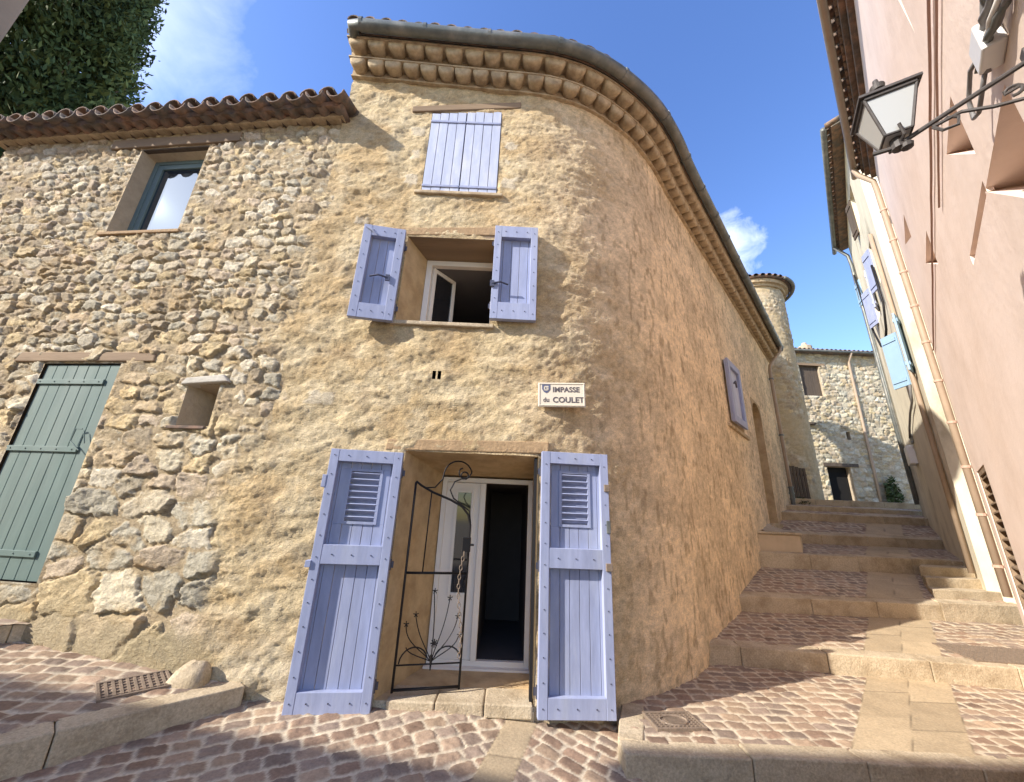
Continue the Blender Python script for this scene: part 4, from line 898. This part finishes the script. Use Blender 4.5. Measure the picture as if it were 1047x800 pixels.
# ================================================================== CREAM HOUSE
ch = thing('cream_house', 'tall narrow cream house with stained render and pale blue shutters beyond the pink house', 'house', (10, 9.5, 1))
CO = [(.55, 1.35, 7.75, 8.95), (1.3, 2.1, 10.0, 11.2), (2.6, 3.4, 7.6, 8.8), (.2, 1.0, 4.9, 6.35)]
us = coords(-.3, 5.7, .4, [q for h in CO for q in h[:2]]); zs = coords(0, 11.8, .4, [q for h in CO for q in h[2:]])
Ug, Zg = [a.ravel() for a in np.meshgrid(us, zs, indexing='ij')]
P = (np.array(FC.to_3x3()) @ np.stack([Ug, Ug*0, Zg])).T+np.array((8.6, 7.6, 0))
mesh_np('wall', P, cut_faces(grid_faces(len(us), len(zs)), Ug, Zg, CO), m_cream, ch)
mb = MB(FC); mb.quad((5.7, 0, 0), (5.7, -6, 0), (5.7, -6, 11.8), (5.7, 0, 11.8)); mb.quad((-.3, 0, 0), (-.3, -6, 0), (-.3, -6, 11.8), (-.3, 0, 11.8)); mb.quad((-.3, -6, 0), (5.7, -6, 0), (5.7, -6, 11.8), (-.3, -6, 11.8)); mb.build('wall', m_cream, ch)
for o in CO:
    reveal(FC, o, o, .22, m_cream, 'window_reveal', ch); mb = MB(FC); mb.box(o[0], o[1], -.26, -.22, o[2], o[3]); wq = mb.build('window', m_darkglass, ch)
    mb = MB(FC); frame_bars(mb, o[0], o[1], o[2], o[3], .06, -.215, -.17); mb.box((o[0]+o[1])/2-.03, (o[0]+o[1])/2+.03, -.215, -.17, o[2]+.06, o[3]-.06); mb.build('window_frame', m_white, wq)
def open_leaf(u, z0, z1, ang, w=.5, mt=m_bluegrey, flip=1):
    Mx = FC @ Matrix.Translation((u, .01, 0)) @ Matrix.Rotation(R(ang), 4, 'Z'); mb = MB(Mx); mb.box(0, w, -.02, .02, z0, z1); sh = mb.build('shutter', mt, ch, .004)
    mb = MB(Mx)
    for z in (z0+.12, z1-.2): mb.box(.03, w-.03, .021, .04, z, z+.08); mb.box(.03, w-.03, -.04, -.021, z, z+.08)
    build_each(mb, 'batten', mt, sh)
open_leaf(1.02, 4.95, 6.3, 40, .40); open_leaf(.2, 4.95, 6.3, 165, .4)
open_leaf(1.36, 7.75, 8.95, 20, .38, m_lav); open_leaf(3.42, 7.6, 8.8, 24, .40, m_lav); open_leaf(2.6, 7.6, 8.8, 165, .40, m_lav)
open_leaf(2.1, 10.0, 11.2, 14, .40, m_wood_dark); open_leaf(5.2, 9.2, 10.1, 16, .42, m_bluegrey)
canal_roof(FC, -.4, 5.95, 11.82, ch, .22, .36, .22, 3, m_tile_old, 6)
mb = MB(FC); mb.tube([(-.4, .40, 11.86), (6.0, .40, 11.86)], .07, 10); mb.build('gutter', m_zinc, ch, smooth=True)
mb = MB(FC); mb.tube([(5.5, .4, 11.8), (5.5, .1, 11.3), (5.5, .07, 10.9), (5.5, .07, 6), (5.5, .07, 2.5)], .055, 8); mb.tube([(5.25, .05, 9.5), (5.25, .05, 2.6)], .03, 6); mb.build('downpipe', m_zinc, ch, smooth=True)
mb = MB(FC); mb.tube([(.12, .06, 8.6), (.12, .06, 1.0)], .045, 10); mb.build('downpipe', m_pipe_tan, ch, smooth=True)
mb = MB(FC); mb.box(3.5, 4.05, .0, .16, 3.45, 3.95); mt_ = mb.build('meter_box', m_plastic, ch, .02)
mb = MB(FC); mb.box(3.2, 3.42, .0, .05, 3.95, 4.2); mb.build('meter_box', m_zinc, ch, .01)
cable('drooping_cable', 'dark cable drooping across the cream wall below the upper shutters', FC, [(5.4, .08, 10.4), (4.6, .12, 8.9), (3.8, .13, 7.5), (3.0, .13, 6.7), (2.2, .13, 6.4), (1.5, .1, 6.6), (1.2, .05, 7.2), (1.3, .05, 8.4)], .028, m_iron)
cable('drooping_cable', 'grey cable dropping from the pale blue shutter to the meter box on the cream wall', FC, [(.9, .05, 4.9), (1.2, .05, 4.6), (2.0, .05, 4.5), (2.8, .05, 4.3), (3.3, .05, 4.1)], .025, m_grey_cable)

# ================================================================== TOWER, STONE HOUSE AT THE END, GATE
tw = thing('round_tower', 'round stone stair tower with tiled eaves behind the end of the ochre house', 'tower', (10.55, 15.55, 2.6))
TC = (10.55, 15.55); TR = 1.45
th = coords(0, 2*math.pi, .028); zs = coords(2.0, 11.5, .04)
Ug, Zg = [a.ravel() for a in np.meshgrid(th, zs, indexing='ij')]
h, cc = rubble(Ug*TR, Zg, 0, 9.2, 2, 11.5, lambda z: .17, 15, 1.5, (.47, .38, .25), .8)
sm = sstep(.42, .58, fbm(st3(Ug*TR, Zg, 1.3), 4, 5))*.75; cc = cc*(1-sm[:, None])+np.array((.50, .39, .235))*(.85+.3*fbm(st3(Ug*TR, Zg, 12), 3, 9)[:, None])*sm[:, None]; h = h*(1-.75*sm)
r = TR+h; P = np.stack([TC[0]+r*np.cos(Ug), TC[1]+r*np.sin(Ug), Zg], 1)
mesh_np('wall', P, grid_faces(len(th), len(zs)), m_rubble, tw, cc, smooth=True)
mb = MB(); mb.lathe([(TR-.05, 0), (TR+.08, 0), (TR+.10, .10), (TR+.20, .12), (TR+.22, .26), (TR+.1, .27)], (TC[0], TC[1], 11.42), 40); mb.build('eaves_moulding', m_genoise, tw)
mb = MB(); mb.lathe([(TR+.30, 0), (TR+.34, .05), (.05, 1.0)], (TC[0], TC[1], 11.70), 40); rt = mb.build('roof', m_tile, tw)
mb = MB()
for k in range(44):
    a = 2*math.pi*k/44; T = Matrix.Translation((TC[0], TC[1], 0)) @ Matrix.Rotation(a, 4, 'Z'); mb.M = T @ Matrix(((0, 1, 0, 0), (1, 0, 0, 0), (0, 0, 1, 0), (0, 0, 0, 1))); barrel(mb, 0, TR+.40, .6, 11.72, 12.35, .10, .05, True)
mb.build('cover_tiles', m_tile, rt, smooth=True)
mb = MB(); mb.tube([(TC[0]+(TR+.42)*math.cos(t), TC[1]+(TR+.42)*math.sin(t), 11.70) for t in np.linspace(-1.2, .9, 20)], .07, 8); mb.build('gutter', m_zinc, tw, smooth=True)
fh = thing('end_stone_house', 'stone house with plank window and black doorway closing the top of the stepped street', 'house', (18, 20.5, 2.6))
FO = [(16.43, 17.55, 8.86, 10.67), (16.82, 18.07, 2.62, 4.93), (16.02, 16.18, 6.0, 7.15), (18.27, 18.48, 6.42, 6.85)]
us = coords(12.8, 23.5, .042, [q for h in FO for q in h[:2]]); zs = coords(2.3, 11.43, .042, [q for h in FO for q in h[2:]])
Ug, Zg = [a.ravel() for a in np.meshgrid(us, zs, indexing='ij')]
h, cc = rubble(Ug, Zg, 12.8, 23.5, 2.3, 11.43, lambda z: .24, 25, 1.75, (.45, .385, .28), 1.25, PAL*np.array((.95, 1.0, 1.04)))
h = h*sstep(0, .06, holes_mask(Ug, Zg, FO)); P = np.stack([Ug, 20.5-h, Zg], 1)
mesh_np('wall', P, cut_faces(grid_faces(len(us), len(zs)), Ug, Zg, FO), m_rubble, fh, cc, smooth=True)
mb = MB(FF); mb.quad((12.8, 0, 2), (12.8, -6, 2), (12.8, -6, 11.4), (12.8, 0, 11.4)); mb.quad((23.5, 0, 2), (23.5, -6, 2), (23.5, -6, 11.4), (23.5, 0, 11.4)); mb.quad((12.8, -6, 2), (23.5, -6, 2), (23.5, -6, 11.4), (12.8, -6, 11.4)); mb.build('wall', m_mortar, fh)
for o in FO: reveal(FF, o, o, .3, m_mortar, 'opening_reveal', fh)
mb = MB(FF)
for k in range(6): a = lerp(16.44, 17.54, k/6); mb.box(a, a+.176, -.18, -.12, 8.86, 10.65)
mb.build('plank_shutter', m_wood_dark, fh, .005)
mb = MB(FF); mb.box(16.2, 17.9, -.1, .06, 10.67, 10.82); mb.build('window_lintel', m_wood, fh, .01)
mb = MB(FF); mb.box(16.65, 18.5, -.1, .06, 4.94, 5.12); mb.build('door_lintel', m_wood_dark, fh, .01)
mb = MB(FF); mb.box(15.8, 16.6, -.1, .2, 7.15, 7.27); mb.build('niche_slab', m_wood_dark, fh, .01)
mb = MB(FF); mb.box(16.75, 18.1, -.7, -.301, 2.5, 5.0); mb.build('doorway_void', m_black, fh)
mb = MB(FF); mb.box(15.9, 18.6, -.5, -.302, 5.9, 7.3); mb.build('dark_room', m_black, fh)
canal_roof(FF, 12.7, 23.6, 11.43, fh, .26, .36, .25, 3, m_tile_old, 6)
mb = MB(FF); mb.lathe([(.34, 0), (.36, .30), (.15, .42), (.12, .55)], (17.25, -.3, 11.7), 10); mb.build('chimney', m_mortar, fh)
mb = MB(FF); mb.tube([(12.7, .40, 11.46), (23.6, .40, 11.46)], .07, 8); mb.build('gutter', m_zinc, fh, smooth=True)
mb = MB(FF); mb.tube([(19.3, .40, 11.43), (19.3, .12, 11.0), (19.3, .08, 10.6), (19.24, .08, 5), (19.18, .08, 2.6)], .07, 8); mb.build('downpipe', m_pipe_tan, fh, smooth=True)
pg = thing('paling_gate', 'dark paling gate between the tan downpipe and the round tower', 'gate', (9.9, 13.7, 2.5))
PM = frame(9.70, 13.66, 1, 0, 0, -1)
mb = MB(PM)
for k in range(6): mb.box(.02+.12*k, .11+.12*k, -.02, .02, 2.45, 3.75+.04*math.sin(k))
build_each(mb, 'paling', m_wood_dark, pg, .006)
mb = MB(PM); mb.box(0, .75, -.06, -.021, 2.65, 2.73); mb.box(0, .75, -.06, -.021, 3.45, 3.53); build_each(mb, 'rail', m_wood_dark, pg)
def leafmass(name, label, c, rad, n, size, cols, cat='plant'):
    rg = np.random.default_rng(int(c[0]*100)); d = rg.normal(size=(n, 3)); d /= np.linalg.norm(d, axis=1)[:, None]; p = d*np.array(rad)*(rg.random((n, 1))**.4)+np.array(c)
    a = rg.normal(size=(n, 3)); a /= np.linalg.norm(a, axis=1)[:, None]; b = np.cross(a, rg.normal(size=(n, 3))); b /= np.linalg.norm(b, axis=1)[:, None]
    s = size*rg.uniform(.6, 1.3, (n, 1)); V = np.stack([p-a*s, p+b*s*.4, p+a*s, p-b*s*.4], 1).reshape(-1, 3); F = np.arange(n*4).reshape(-1, 4)
    cl = np.repeat(np.array(cols)[rg.integers(0, len(cols), n)], 4, 0)*rg.uniform(.7, 1.3, (n*4, 1))
    return V, F, cl
V, F, cl = leafmass('', '', (19.75, 20.2, 3.5), (.42, .25, 1.05), 620, .10, [(.05, .08, .025), (.07, .10, .035), (.04, .06, .02)])
pl_ = thing('climbing_shrub', 'small leafy shrub at the foot of the end house beside its downpipe', 'plant', (19.75, 20.2, 2.6))
mesh_np('foliage', V, F, m_leaf2, pl_, cl); mb = MB(); mb.tube([(19.75, 20.25, 2.55), (19.72, 20.22, 3.2), (19.8, 20.2, 3.9)], [.025, .018, .008], 6); mb.build('stem', m_bark, pl_)
V, F, cl = leafmass('', '', (9.55, 13.0, 2.45), (.28, .3, .22), 500, .05, [(.05, .08, .025), (.08, .10, .04), (.06, .07, .03)])
mb = MB(); mb.tube([(9.55, 13.0, 2.1), (9.55, 13.0, 2.6)], [.02, .008], 6)
pl2 = thing('low_weeds', 'low clump of weeds at the foot of the tan downpipe', 'plant', (9.55, 13.0, 2.2)); mesh_np('foliage', V, F, m_leaf2, pl2, cl); mb.build('stem', m_bark, pl2)

# ================================================================== CYPRESS, HOUSES BESIDE AND BEHIND
ct = thing('cypress_tree', 'tall dense dark green cypress rising behind the rubble stone house', 'tree', (-14.3, 8.3, 0))
mb = MB(); mb.tube([(-14.3, 8.3, 0), (-14.3, 8.3, 8), (-14.25, 8.3, 16), (-14.3, 8.3, 24)], [.42, .32, .2, .04], 10)
for k in range(60):
    a = k*2.4; z = 3+.33*k; r = np.interp(z, [3, 12, 17, 24], [2.2, 2.0, 1.5, .2])*.8; mb.tube([(-14.3, 8.3, z), (-14.3+.5*r*math.cos(a), 8.3+.5*r*math.sin(a), z+.35*r), (-14.3+r*math.cos(a), 8.3+r*math.sin(a), z+1.1*r)], [.06, .04, .012], 5)
mb.build('trunk', m_bark, ct)
rg = np.random.default_rng(3); NT = 5200
z = rg.uniform(2.5, 25, NT); a = rg.uniform(0, 2*math.pi, NT); rr = np.interp(z, [2, 8, 13, 17, 21, 25.5], [1.8, 2.05, 1.75, 1.32, .95, .1])
lump = fbm(np.stack([np.cos(a)*2.2, np.sin(a)*2.2, z*.55], 1), 3, 8); rad = rr*(.70+.46*lump)*rg.uniform(.55, 1.02, NT)
cen = np.stack([-14.3+rad*np.cos(a), 8.3+rad*np.sin(a), z], 1); nl = 26
ax = np.stack([np.cos(a)*.5, np.sin(a)*.5, np.ones(NT)], 1)+rg.normal(0, .22, (NT, 3)); ax /= np.linalg.norm(ax, axis=1)[:, None]
cenr = np.repeat(cen, nl, 0); axr = np.repeat(ax, nl, 0); t = rg.uniform(-.28, .42, (NT*nl, 1)); off = rg.normal(0, 1, (NT*nl, 3))*(.17*(1-np.abs(t)*1.2))
p = cenr+axr*t+off; dr_ = axr+rg.normal(0, .55, p.shape); dr_ /= np.linalg.norm(dr_, axis=1)[:, None]; sd = np.cross(dr_, rg.normal(size=p.shape)); sd /= np.linalg.norm(sd, axis=1)[:, None]
s = rg.uniform(.05, .12, (len(p), 1)); V = np.stack([p-dr_*s, p+sd*s*.45, p+dr_*s*1.3, p-sd*s*.45], 1).reshape(-1, 3)
tc_ = np.array([(.085, .12, .04), (.065, .10, .035), (.11, .14, .045), (.055, .085, .03)])[rg.integers(0, 4, NT)]*rg.uniform(.75, 1.3, (NT, 1))
mesh_np('crown', V, np.arange(len(V)).reshape(-1, 4), m_leaf, ct, np.repeat(tc_, nl*4, 0))
nb = thing('brown_house', 'plain brown rendered house corner in front of the cypress', 'house', (-13, 4.7, 0))
mb = MB(); mb.box(-16, -10.7, 3.9, 5.43, -1, 17); mb.build('wall', m_brown, nb, .06)
mb = MB(); mb.box(-16.2, -10.5, 3.7, 5.6, 17.002, 17.25); mb.build('roof', m_tile, nb)
oh = thing('opposite_house', 'plain ochre house across the street behind the viewpoint', 'house', (-10, -5, 0))
mb = MB(); mb.box(-19, -4.5, -8, -2.4, -1.05, 8.0); mb.build('wall', m_brown, oh)
mb = MB(); mb.prism([(-19.3, -8.2), (-4.2, -8.2), (-4.2, -2.05), (-11.5, -2.05), (-11.55, -2.5), (-12.4, -2.38), (-16.0, -1.75), (-19.3, -1.5)], 8.005, 8.10); mb.add([(-19.3, -8.2, 8.102), (-4.2, -8.2, 8.102), (-4.2, -2.6, 8.102), (-19.3, -2.6, 8.102), (-19.3, -5.6, 9.2), (-4.2, -5.6, 9.2)], [[0, 1, 5, 4], [3, 4, 5, 2], [0, 4, 3], [1, 2, 5], [0, 3, 2, 1]]); mb.build('roof', m_tile, oh)  # unseen eave, slanted and notched to shape its shadow on the street
for o in scene.objects:
    if 'base' in o.keys(): del o['base']
